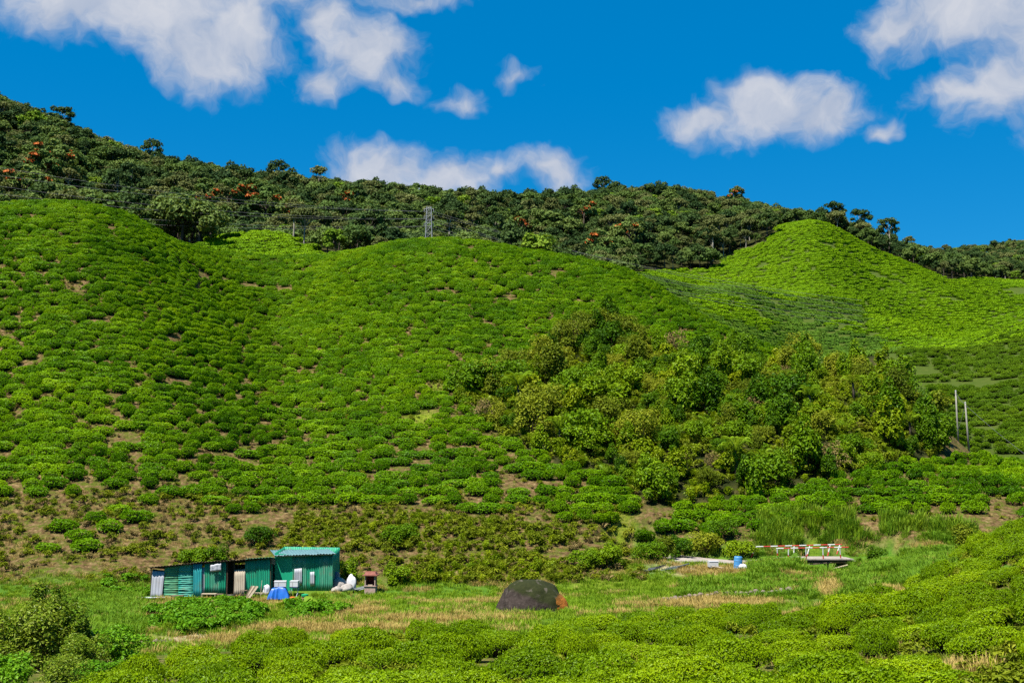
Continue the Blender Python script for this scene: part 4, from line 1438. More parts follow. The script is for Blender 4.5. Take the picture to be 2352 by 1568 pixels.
BPX = [0, 300, 700, 1000, 1300, 1450]
def build_cover():
    gg = [proto_thing('grass_tuft', blade_shape('grass_tuft', 400 + i, 44, 0.34, 0.030, 'grass_green', 0.45, 0.5, 2, 0.30), *a, 'grass tuft') for i, a in enumerate([
        (900, 1392, 68, 'short green grass tuft on the flat below the little shrine'), (1480, 1372, 68, 'short green grass tuft right of the boulder on the flat')])]
    gl = [proto_thing('grass_tuft', blade_shape('grass_tuft', 410 + i, 40, 0.62, 0.036, 'grass_lush', 0.5, 0.7, 3, 0.28), *a, 'grass tuft') for i, a in enumerate([
        (1780, 1330, 76, 'lush knee-high grass tuft on the mound before the bridge'), (2020, 1310, 76, 'lush knee-high grass tuft right of the bridge')])]
    gs = [proto_thing('grass_tuft', blade_shape('grass_tuft', 420 + i, 40, 0.42, 0.026, 'grass_straw', 0.5, 0.4, 2, 0.30), *a, 'grass tuft') for i, a in enumerate([
        (560, 1462, 53, 'dry straw-coloured grass tuft beside the dirt path'), (1905, 1352, 69, 'dry straw-coloured grass tuft in the bare patch below the bridge')])]
    gr = [proto_thing('reed_clump', blade_shape('reed_clump', 430 + i, 46, 1.35, 0.055, 'grass_lush' if i else 'grass_green', 0.32, 0.6, 4, 0.35), *a, 'reeds') for i, a in enumerate([
        (1640, 1218, 88, 'tall green reed clump behind the concrete track'), (2080, 1215, 88, 'tall green reed clump behind the bridge on its right'), (1900, 1222, 89, 'tall green reed clump just behind the bridge rails')])]
    cover('grass', gg, 15000, (-40, 42), (44, 92), 501, lambda x, y, px, py: in_valley(x, y, px, py) & (dryv(px, py) < 0.45 + 0.5 * fbm(x * 1.5, y * 1.5, 3, 1)), 'short green grass of the valley floor', 0.7, 1.4)
    cover('dry_grass', gs, 60000, (-40, 42), (28, 92), 502, lambda x, y, px, py: (np.maximum(np.maximum(ell(px, py, 340, 1483, 46, 10), ell(px, py, 395, 1470, 50, 7)), ell(px, py, 460, 1460, 60, 5)) < 0.4) & ((y < 92) & ~shed_area(x, y) & (dryv(px, py) > 0.35 + 0.5 * fbm(x * 1.5, y * 1.5, 4, 1))) | (in_valley(x, y, px, py) & (fbm(x / 2.2, y / 1.2, 44, 2) > 0.66)), 'dry straw-coloured grass in strips and patches', 0.6, 1.2)
    lush = lambda x, y, px, py: in_valley(x, y, px, py) & (((px > 1560) & (py < 1375) & (fbm(x / 3, y / 2, 6, 2) > 0.36) & (dryv(px, py) < 0.4) & ~((px < 1720) & (py < 1335)) & ~((px > 1840) & (px < 1950) & (y > 75.5))) | (inpoly(px, py, [(150, 1350), (330, 1345), (320, 1460), (250, 1480), (60, 1480)])))
    cover('long_grass', gl, 30000, (-34, 44), (50, 92), 503, lush, 'lush long grass around the bridge and beside the sheds', 0.7, 1.35)
    reed = lambda x, y, px, py: (y > 84) & (y < 100) & ((inpoly(px, py, [(1740, 1255), (1740, 1195), (1830, 1175), (1960, 1180), (1990, 1250)])) | (inpoly(px, py, [(1990, 1225), (1990, 1195), (2352, 1180), (2420, 1222), (2300, 1226)]) & (fbm(x / 2, y / 2, 12, 1) > 0.45))) & ~road_area(x, y)
    cover('reeds', gr, 3500, (14, 48), (84, 100), 504, reed, 'belt of tall green reeds behind the bridge', 0.75, 1.25)
    # bank between the sheds and the tea: ferns, weeds, dead bracken
    w1 = proto_thing('weed_clump', shrub_shape('weed', 441, 160, 0.20, 'weeds', (0.55, 0.5, 0.5), 6, 0.4)[0], 600, 1262, 87, 'low green weed clump on the bank behind the low shed', 'weeds')
    w2 = proto_thing('weed_clump', shrub_shape('weed', 442, 150, 0.22, 'shrub_olive', (0.6, 0.55, 0.45), 6, 0.35)[0], 900, 1275, 86, 'low olive weed clump on the bank above the shrine', 'weeds')
    w3 = proto_thing('bracken_clump', clump_fronds('bracken', 443, 9, 0.75, 'shrub_brown', (0.3, 1.1), 8, 0.4), 250, 1270, 86, 'dead brown bracken clump on the bare left bank', 'bracken')
    w4 = proto_thing('fern_clump', clump_fronds('lowfern', 444, 10, 0.85, 'weeds', (0.3, 1.1), 9, 0.4), 1000, 1235, 88, 'yellow-green fern clump in the dark fern bank', 'fern')
    w5 = proto_thing('fern_clump', clump_fronds('lowfern', 445, 11, 0.8, 'shrub_yellow', (0.3, 1.1), 9, 0.4), 1150, 1312, 82, 'bright yellow-green fern clump at the foot of the bank', 'fern')
    bank = lambda x, y, px, py: (y > 78.5) & (y < 98) & (px < 1480) & (py > 1130) & (py < 1340) & ~shed_area(x, y)
    cover('weeds', [w1, w2, w3, gs[0], gg[0], gs[1]], 14000, (-44, 14), (78, 100), 505, lambda x, y, px, py: bank(x, y, px, py) & (fbm(x / 2.5, y / 2.0, 55, 3) > 0.40), 'weeds, straw and dead bracken on the brown bank', 0.5, 1.2, 0.38)
    cover('bank_ferns', [w4, w5, w1], 9000, (-44, 14), (78, 98), 506, lambda x, y, px, py: bank(x, y, px, py) & (inpoly(px, py, [(640, 1260), (680, 1190), (900, 1180), (1300, 1215), (1330, 1250), (1000, 1270)]) | inpoly(px, py, [(900, 1345), (960, 1290), (1200, 1275), (1320, 1300), (1330, 1345)])), 'ferns massed on the bank behind the shrine', 0.8, 1.5, 0.5)
    cover('hill_weeds', [w1, w2, w3, gs[0], w3], 60000, (-75, 45), (90, 150), 507, lambda x, y, px, py: (px < 2500) & (inpoly(px, py, MAIN_TEA) | inpoly(px, py, LOW_TEA)) & (y < 150) & (fbm(x / 1.5, y / 1.5, 56, 2) > 0.45), 'weeds and straw between the tea bushes', 0.35, 0.85, 0.5)
    cover('thicket_ferns', [w4, w5, w1], 9000, (-8, 62), (94, 150), 509, lambda x, y, px, py: inpoly(px, py, BANK) & (y < 150), 'ferns filling the gaps of the thicket', 1.1, 2.2, 0.72)
    cover('field_weeds', [w1, w2, gg[0], gs[0], gg[1]], 26000, (-24, 40), (22, 62), 510, lambda x, y, px, py: inpoly(px, py, FORE_TEA) & ((fbm(x / 4.0, y / 4.0, 9, 2) > 0.63) | (ell(px, py, 2215, 1360, 16, 58) > 0.3) | (px > 2020) | (fbm(x / 1.2, y / 1.2, 58, 1) > 0.70) | (np.maximum(ell(px, py, 2230, 1545, 190, 55), ell(px, py, 2000, 1550, 90, 16)) > 0.3)), 'weeds and grass between the foreground tea bushes', 0.5, 1.0, 0.38)
    def limev(px, py):
        d = np.zeros_like(px)
        for e_ in LIME[:6]:
            d = np.maximum(d, ell(px, py, *e_))
        return d
    cover('lime_grass', gg, 9000, (-12, 12), (80, 125), 511, lambda x, y, px, py: limev(px, py) > 0.35, 'bright lime grass strips running down the tea slope', 0.5, 1.0, 0.3)
    cr = proto_thing('creeper_patch', shrub_shape('creeper', 450, 420, 0.17, 'creeper', (0.8, 0.8, 0.5), 8, 0.7)[0], 430, 1425, 60, 'bright green creeper mound below the low shed', 'creeper')
    cover('creepers', [cr], 3000, (-40, 4), (52, 84), 508, lambda x, y, px, py: inpoly(px, py, [(335, 1440), (350, 1400), (450, 1385), (560, 1392), (620, 1412), (560, 1445), (400, 1460)]) | inpoly(px, py, [(230, 1370), (240, 1325), (345, 1325), (345, 1370)]) | inpoly(px, py, [(640, 1400), (760, 1392), (800, 1410), (700, 1425)]), 'bright leafy creeper covering the ground below the sheds', 0.6, 1.1, 0.5)
    # bushes one can tell apart on the bank and by the track
    B = [(795, 1312, 81, 'green', 0.85, 'round green bush between tall shed and shrine'), (910, 1330, 80, 'green', 0.75, 'green bush just right of the shrine'), (920, 1240, 88, 'green', 0.9, 'bright bush standing out of the fern bank above the shrine'),
         (595, 1230, 88, 'green', 0.8, 'bush on the bank above the low shed, right of the others'), (500, 1270, 84, 'green', 0.8, 'bush directly behind the roof of the low shed'), (445, 1275, 84, 'green', 0.75, 'bush behind the left end of the low shed'),
         (1345, 1315, 82, 'green', 0.8, 'left one of two bushes at the foot of the lime grass strip'), (1405, 1318, 82, 'green', 0.85, 'right one of two bushes at the foot of the lime grass strip'), (1490, 1310, 84, 'green', 0.75, 'bush at the bend of the concrete track'),
         (1530, 1295, 85, 'olive', 0.75, 'olive bush where the concrete track disappears'), (1500, 1245, 88, 'droop', 0.9, 'drooping fern right of the lime grass strip'), (1620, 1240, 88, 'olive', 0.9, 'grey-green bush behind the concrete track'),
         (1700, 1262, 87, 'green', 0.8, 'rounded bush at the left end of the bridge'), (1560, 1252, 87, 'green', 0.8, 'leafy bush left behind the concrete track'), (1660, 1225, 89, 'green', 0.8, 'leafy bush below the terrace tea'), (2230, 1270, 62, 'olive', 0.85, 'olive bush at the top of the right foreground bank'),
         (1000, 1335, 81, 'yellow', 0.5, 'small yellow-green bush at the foot of the fern bank'), (2010, 1268, 82, 'green', 0.6, 'dark bush right of the bridge'), (1230, 1328, 81, 'yellow', 0.5, 'small yellow-green bush behind the boulder')]
    for (qx, qy, Y, kd, s, lab) in B:
        p = at(qx, qy, Y)
        fol, st = SHR[kd][0] if len(lab) % 2 else SHR[kd][-1]
        o = empty('bush', (p.x, p.y, gz1(p.x, p.y) - 0.05), (0, 0, len(lab)), (s, s, s * 0.8))
        tag(o, lab, 'bush')
        link('foliage', fol, o)
        if st: link('stem', st, o)


build_cover()

# ------------------------------------------------------------------ built things: materials


def sheet_mat(name, base, base2, rust=(0.12, 0.06, 0.03), rust_amt=0.35, rough=0.55, vert=True, metal=0.0):
    m, t = mat(name)
    base, base2, rust = [tuple(v * BUILT_K * 1.25 for v in q) for q in (base, base2, rust)]
    tc = t.n('ShaderNodeTexCoord')
    mp = t.n('ShaderNodeMapping')
    t.link(tc.outputs['Object'], mp.inputs[0])
    mp.inputs['Scale'].default_value = (7.0, 7.0, 0.7) if vert else (0.8, 0.8, 7.0)
    streak = t.noise(mp.outputs[0], 1.0, 4, 0.6)
    blot = t.noise(tc.outputs['Object'], 1.6, 5, 0.65)
    c = t.mix(t.remap(streak, 0.32, 0.68), (*base, 1), (*base2, 1))
    r = t.math('MULTIPLY', t.remap(t.math('ADD', t.math('MULTIPLY', streak, 0.5), t.math('MULTIPLY', blot, 0.5)), 0.52, 0.66), rust_amt, clamp=True)
    c = t.mix(r, c, (*rust, 1))
    p = principled(t, c, rough, 0.35, metal)
    finish(t, p.outputs[0])
    return m


sheet_mat('sheet_green', (0.004, 0.17, 0.09), (0.010, 0.28, 0.16), (0.10, 0.09, 0.05), 0.65)
sheet_mat('sheet_green_worn', (0.010, 0.15, 0.085), (0.08, 0.32, 0.21), (0.17, 0.14, 0.10), 0.9)
sheet_mat('sheet_flat_green', (0.002, 0.25, 0.125), (0.003, 0.28, 0.145), (0.05, 0.2, 0.1), 0.1)
sheet_mat('sheet_turquoise', (0.010, 0.21, 0.24), (0.03, 0.30, 0.30), (0.13, 0.13, 0.05), 0.7)
sheet_mat('sheet_mossy', (0.02, 0.22, 0.13), (0.10, 0.26, 0.11), (0.15, 0.12, 0.05), 0.9, 0.65, False)
sheet_mat('sheet_teal_worn', (0.010, 0.23, 0.19), (0.05, 0.30, 0.22), (0.12, 0.14, 0.06), 0.7, 0.6, False)
sheet_mat('sheet_grey', (0.26, 0.27, 0.30), (0.36, 0.37, 0.41), (0.22, 0.17, 0.13), 0.5, 0.5)
sheet_mat('sheet_tan', (0.26, 0.22, 0.16), (0.36, 0.31, 0.23), (0.18, 0.11, 0.06), 0.6, 0.7)
sheet_mat('sheet_roof', (0.045, 0.13, 0.14), (0.12, 0.20, 0.23), (0.07, 0.13, 0.12), 0.7, 0.6, True)
sheet_mat('sheet_rusty', (0.06, 0.045, 0.035), (0.13, 0.09, 0.06), (0.05, 0.03, 0.02), 0.6, 0.85)
plain_mat('wood_old', (0.10, 0.075, 0.05), (0.22, 0.17, 0.12), 9, 0.85, 0.15)
plain_mat('wood_dark', (0.035, 0.024, 0.016), (0.09, 0.06, 0.04), 9, 0.9, 0.1)
plain_mat('wood_pale', (0.34, 0.27, 0.18), (0.50, 0.42, 0.30), 8, 0.8, 0.15)
plain_mat('white_paint', (0.48, 0.48, 0.46), (0.64, 0.64, 0.62), 6, 0.6, 0.3, 0, 0.1)
plain_mat('red_paint', (0.38, 0.025, 0.018), (0.52, 0.04, 0.025), 6, 0.55, 0.35, 0, 0.1)
plain_mat('white_foam', (0.52, 0.52, 0.54), (0.64, 0.64, 0.66), 4, 0.8, 0.2, 0, 0.05)
plain_mat('sack', (0.26, 0.23, 0.20), (0.46, 0.42, 0.38), 5, 0.8, 0.2, 0, 0.4)
plain_mat('tarp_blue', (0.006, 0.085, 0.42), (0.012, 0.15, 0.58), 2.5, 0.42, 0.5, 0, 0.3)
plain_mat('barrel_blue', (0.06, 0.25, 0.52), (0.09, 0.31, 0.60), 2, 0.45, 0.4, 0, 0.05)
plain_mat('black_rubber', (0.012, 0.012, 0.013), (0.03, 0.03, 0.032), 4, 0.6, 0.3, 0, 0.05)
plain_mat('pipe_grey', (0.10, 0.13, 0.14), (0.18, 0.21, 0.22), 4, 0.55, 0.3, 0, 0.05)
plain_mat('pipe_pale', (0.42, 0.46, 0.50), (0.55, 0.58, 0.62), 4, 0.5, 0.3, 0, 0.05)
plain_mat('shrine_red', (0.22, 0.075, 0.055), (0.34, 0.13, 0.10), 6, 0.8, 0.2)
plain_mat('shrine_dark', (0.16, 0.012, 0.01), (0.24, 0.025, 0.018), 6, 0.7, 0.2)
plain_mat('shrine_stone', (0.34, 0.22, 0.18), (0.46, 0.34, 0.29), 8, 0.85, 0.15)
plain_mat('concrete', (0.26, 0.22, 0.19), (0.40, 0.35, 0.30), 2.2, 0.9, 0.15)
plain_mat('concrete_pole', (0.20, 0.19, 0.16), (0.32, 0.31, 0.26), 1.5, 0.85, 0.2)
plain_mat('stone', (0.10, 0.08, 0.06), (0.28, 0.22, 0.17), 3.5, 0.9, 0.15, 0, 0.5)
plain_mat('steel', (0.28, 0.29, 0.30), (0.40, 0.41, 0.42), 2, 0.6, 0.3, 0.2, 0)
plain_mat('wire', (0.10, 0.10, 0.105), (0.16, 0.16, 0.165), 2, 0.5, 0.4, 0.3, 0)
plain_mat('green_plastic', (0.005, 0.24, 0.09), (0.01, 0.30, 0.12), 3, 0.5, 0.4, 0, 0.05)
plain_mat('terracotta', (0.30, 0.17, 0.09), (0.40, 0.25, 0.15), 4, 0.85, 0.15)
plain_mat('chair_blue', (0.01, 0.03, 0.10), (0.02, 0.05, 0.16), 4, 0.6, 0.3, 0, 0.05)
plain_mat('orange_cloth', (0.5, 0.10, 0.02), (0.6, 0.16, 0.04), 4, 0.8, 0.2, 0, 0.2)


def corr(c00, c10, c01, c11, horizontal=False, pitch=0.15, amp=0.022, wob=0.012, seed=0, base=Vector((0, 0, 0))):
    """corrugated sheet between bottom-left, bottom-right, top-left, top-right; returns verts, faces"""
    c00, c10, c01, c11 = [Vector(c) - base for c in (c00, c10, c01, c11)]
    wv = ((c10 - c00).length + (c11 - c01).length) / 2
    hv = ((c01 - c00).length + (c11 - c10).length) / 2
    nn = (c10 - c00).cross(c01 - c00).normalized()
    ln = hv if horizontal else wv
    n = max(8, int(ln / pitch * 6)); m = 4
    rp = random.Random(seed)
    off = [[rp.uniform(-wob, wob) for _ in range(m + 1)] for _ in range(n // 6 + 2)]
    vs = []
    for i in range(n + 1):
        for j in range(m + 1):
            s, t = (j / m, i / n) if horizontal else (i / n, j / m)
            p = c00.lerp(c10, s).lerp(c01.lerp(c11, s), t)
            d = amp * math.sin(2 * PI * (i / n) * ln / pitch) + off[i // 6][j]
            vs.append(p + nn * d)
    fs = []
    for i in range(n):
        for j in range(m):
            a = i * (m + 1) + j
            fs.append((a, a + m + 1, a + m + 2, a + 1) if not horizontal else (a, a + 1, a + m + 2, a + m + 1))
    return vs, fs


def sheet(parent, base, name, mname, q, **kw):
    mb = MB()
    mb.add(*corr(*q, base=base, **kw))
    o = mb.build(name, M[mname], parent, smooth=True)
    sd = o.modifiers.new('thickness', 'SOLIDIFY'); sd.thickness = 0.004; sd.offset = -1
    return o


def pq(x0, x1, yb0, yb1, yt0, yt1, Y, Y1=None):
    Y1 = Y if Y1 is None else Y1
    return at(x0, yb0, Y), at(x1, yb1, Y1), at(x0, yt0, Y), at(x1, yt1, Y1)


def low_shed():
    base = at(483, 1371, 76.0)
    o = empty('low_shed', base)
    tag(o, 'long low shed patched together from green and turquoise corrugated sheets', 'shed')
    sheet(o, base, 'grey_panel', 'sheet_grey', [at(345, 1378, 75.8), at(371, 1378, 75.8), at(350, 1310, 76), at(378, 1312, 76)], pitch=0.2, amp=0.012)['label'] = 'leaning grey sheet at the left end'
    # horizontal sheets, laid one over another
    rows = [(1297, 1312), (1310, 1326), (1324, 1340), (1338, 1354), (1352, 1370)]
    for k, (a, b) in enumerate(rows):
        la = 378 - k * 1.2
        sheet(o, base, 'wall_sheet', 'sheet_mossy', [at(la - 1.5, b + 1, 76.02 - 0.02 * k), at(412, b, 76.02 - 0.02 * k), at(la, a + (6 if k == 0 else 0), 76.08 - 0.02 * k), at(412, a + 1, 76.08 - 0.02 * k)], horizontal=True, pitch=0.115, amp=0.028, wob=0.02, seed=k)
        sheet(o, base, 'wall_sheet', 'sheet_teal_worn', [at(410, b, 75.98 - 0.02 * k), at(444, b - 1, 75.98 - 0.02 * k), at(410, a, 76.04 - 0.02 * k), at(444, a - 1, 76.04 - 0.02 * k)], horizontal=True, pitch=0.12, amp=0.026, wob=0.02, seed=20 + k)
    sheet(o, base, 'wall_sheet', 'sheet_turquoise', pq(444, 464, 1374, 1374, 1294, 1293, 75.85), pitch=0.12, amp=0.025, seed=3)
    sheet(o, base, 'wall_sheet', 'sheet_grey', pq(464, 472, 1366, 1362, 1302, 1302, 75.98), pitch=0.12, amp=0.02, seed=4)
    sheet(o, base, 'wall_sheet', 'sheet_green', pq(470, 482, 1364, 1364, 1292, 1291, 75.95), pitch=0.12, amp=0.025, seed=5)
    sheet(o, base, 'wall_sheet', 'sheet_green_worn', pq(481, 504, 1365, 1366, 1291, 1289, 75.98), pitch=0.12, amp=0.025, seed=6)
    sheet(o, base, 'wall_sheet', 'sheet_green', pq(503, 519, 1366, 1366, 1289, 1288, 75.95), pitch=0.12, amp=0.025, seed=7)
    sheet(o, base, 'grey_patch', 'sheet_grey', pq(483, 508, 1313, 1310, 1297, 1292, 75.7), pitch=0.3, amp=0.02, wob=0.05, seed=8)['label'] = 'torn grey sheet hanging under the eave'
    mb = MB()
    for (px_, top, r) in ((521, 1288, 0.06), (537, 1287, 0.05), (346, 1304, 0.045), (463, 1293, 0.045), (620, 1283, 0.05)):
        a, b = at(px_, 1370, 76.0) - base, at(px_ + 1.0, top, 76.0) - base
        pm = MB().tube([a - Vector((0, 0, 0.2)), a.lerp(b, 0.5) + Vector((0.03, 0, 0)), b], [r, r * 0.9, r * 0.85], 7)
        pm.build('post', M['wood_dark'], o)
    # the doorway: door leaf pushed back into the dark room
    d = MB(); d.box((at(529, 1330, 76.7) - base), (0.55, 0.04, 2.2)); d.build('door', M['wood_dark'], o)
    sheet(o, base, 'tan_sheet', 'sheet_tan', [at(537, 1370, 75.7), at(562, 1367, 75.7), at(539, 1308, 75.95), at(563, 1306, 75.95)], pitch=0.12, amp=0.018, seed=9)['label'] = 'unpainted brownish sheet leaning beside the doorway'
    sheet(o, base, 'wall_sheet', 'sheet_green', pq(563, 592, 1367, 1366, 1286, 1284, 75.98), pitch=0.12, amp=0.025, seed=10)
    sheet(o, base, 'wall_sheet', 'sheet_green', pq(591, 620, 1365, 1364, 1284, 1282, 75.95), pitch=0.12, amp=0.025, seed=11)
    L, Rr = at(348, 1376, 76.1), at(619, 1366, 76.1)
    dz = Vector((0, 3.0, 0))
    lt, rt = at(350, 1306, 76.1), at(619, 1283, 76.1)
    bd = Vector((0, 3.0, -0.35))
    sheet(o, base, 'back_wall', 'sheet_green_worn', [Rr + dz - Vector((0, 0, .3)), L + dz - Vector((0, 0, .3)), rt + bd, lt + bd], pitch=0.15, seed=12)
    sheet(o, base, 'side_wall', 'sheet_green_worn', [L + dz - Vector((0, 0, .3)), L - Vector((0, 0, .1)), lt + bd, lt], pitch=0.15, seed=13)
    sheet(o, base, 'side_wall', 'sheet_green_worn', [Rr - Vector((0, 0, .1)), Rr + dz - Vector((0, 0, .3)), rt, rt + bd], pitch=0.15, seed=14)
    f0, f1 = at(342, 1302, 75.72), at(442, 1292.5, 75.66)
    f2 = at(624, 1279.5, 75.62)
    back = Vector((0, 3.8, -0.42))
    cuts = [(f0, f1, 'sheet_rusty'), (f1 + Vector((-0.1, 0, 0.03)), f1.lerp(f2, 0.34) + Vector((0, 0, .03)), 'sheet_rusty'), (f1.lerp(f2, 0.33), f1.lerp(f2, 0.67), 'sheet_rusty'), (f1.lerp(f2, 0.66) + Vector((0, 0, .03)), f2 + Vector((0, 0, .03)), 'sheet_green_worn')]
    for k, (a, b, mn) in enumerate(cuts):
        sheet(o, base, 'roof_sheet', mn, [a, b, a + back, b + back], pitch=0.2, amp=0.02, seed=30 + k)
    for (a, b) in ((f0, f1), (f1, f2)):
        MB().tube([a - base + Vector((0, 0.2, -0.07)), b - base + Vector((0, 0.2, -0.07))], 0.035, 6).build('roof_batten', M['wood_dark'], o)


low_shed()


def tall_shed():
    base = at(697, 1356, 77.0)
    o = empty('tall_shed', base)
    tag(o, 'tall green corrugated shed with overhanging teal roof, beside the blue tarpaulin', 'shed')
    q = pq(631, 673, 1360, 1359, 1270, 1273, 76.9)
    mb = MB()
    vs = [Vector(v) - base for v in q]
    th = Vector((0, 0.03, 0))
    mb.add([vs[0], vs[1], vs[3], vs[2], vs[0] + th, vs[1] + th, vs[3] + th, vs[2] + th], [(0, 1, 2, 3), (7, 6, 5, 4), (1, 0, 4, 5), (2, 1, 5, 6), (3, 2, 6, 7), (0, 3, 7, 4)])
    mb.build('flat_panel', M['sheet_flat_green'], o)['label'] = 'smooth plain green panel'
    sheet(o, base, 'wall_sheet', 'sheet_green_worn', pq(672, 704, 1362, 1361, 1272, 1274, 76.85), pitch=0.12, amp=0.025, seed=41)
    sheet(o, base, 'wall_sheet', 'sheet_green', pq(703, 734, 1361, 1361, 1274, 1274, 76.88), pitch=0.12, amp=0.025, seed=42)
    sheet(o, base, 'wall_sheet', 'sheet_green_worn', pq(733, 764, 1361, 1360, 1274, 1274, 76.85), pitch=0.12, amp=0.025, seed=43)
    sheet(o, base, 'grey_patch', 'sheet_grey', pq(676, 693, 1343, 1343, 1306, 1304, 76.79), pitch=0.12, amp=0.02, seed=44)
    sheet(o, base, 'grey_patch', 'sheet_grey', pq(712, 722, 1345, 1345, 1313, 1312, 76.80), pitch=0.12, amp=0.02, seed=45)
    L, Rr, lt, rt = at(632, 1360, 77.0), at(763, 1361, 77.0), at(632, 1269, 77.0), at(763, 1271, 77.0)
    dz = Vector((0, 3.2, 0)); up = Vector((0, 3.2, 0.22)); dn = Vector((0, 0, .25))
    sheet(o, base, 'back_wall', 'sheet_green', [Rr + dz - dn, L + dz - dn, rt + up, lt + up], pitch=0.15, seed=46)
    sheet(o, base, 'side_wall', 'sheet_green', [L + dz - dn, L - dn, lt + up, lt], pitch=0.15, seed=47)
    sheet(o, base, 'side_wall', 'sheet_green', [Rr - dn, Rr + dz - dn, rt, rt + up], pitch=0.15, seed=48)
    fl, fr = at(632, 1275.5, 76.45), at(770, 1270.5, 76.55)
    bl, br = at(621, 1262.0, 80.2), at(752, 1259.5, 80.4)
    for k in range(4):
        a, b = k / 4 - 0.006, (k + 1) / 4 + 0.006
        u = Vector((0, 0, 0.006 * (k % 2)))
        sheet(o, base, 'roof_sheet', 'sheet_roof', [fl.lerp(fr, a) + u, fl.lerp(fr, b) + u, bl.lerp(br, a) + u, bl.lerp(br, b) + u], pitch=0.2, amp=0.02, wob=0.02, seed=50 + k)
    for (a, b) in ((fl, fr), (bl, br), (fl, bl), (fr, br)):
        MB().tube([a - base + Vector((0, 0.12, -0.06)), b - base + Vector((0, 0.1, -0.06))], 0.03, 6).build('roof_batten', M['wood_pale'], o)
    for px_ in (634, 672, 761):
        MB().box((at(px_, 1316, 77.02) - base), (0.07, 0.07, 2.55)).build('post', M['wood_old'], o)
    # strips closing the gap to the low shed
    for k in range(3):
        a = at(621, 1284 + k * 4, 76.6) - base; b = at(632, 1286 + k * 4, 76.7) - base
        MB().box((a + b) / 2, ((b - a).length, 0.03, 0.10), 0, Euler((0, 0.15, 0)).to_matrix()).build('gap_board', M['wood_pale'], o)


tall_shed()


def gp(px_, py_, Y, dz=0.0):
    p = at(px_, py_, Y)
    return Vector((p.x, p.y, gz1(p.x, p.y) + dz))


def rounded_lump(name, seed, R, mname, flat=0.35, sub=3, amp=0.25, freq=1.6):
    import bmesh
    bm = bmesh.new()
    bmesh.ops.create_icosphere(bm, subdivisions=sub, radius=1)
    for v in bm.verts:
        n = mnoise.noise(v.co * freq + Vector((seed * 3.1, 0, 0))) * amp + mnoise.noise(v.co * freq * 2.7 + Vector((0, seed * 2.3, 0))) * amp * 0.45
        v.co *= 1 + n
        if v.co.z < -flat: v.co.z = -flat
        v.co = Vector((v.co.x * R[0], v.co.y * R[1], (v.co.z + flat) * R[2]))
    me = bpy.data.meshes.new(name)
    bm.to_mesh(me); bm.free()
    me.materials.append(M[mname] if isinstance(mname, str) else mname)
    me.polygons.foreach_set('use_smooth', np.ones(len(me.polygons), bool))
    return me


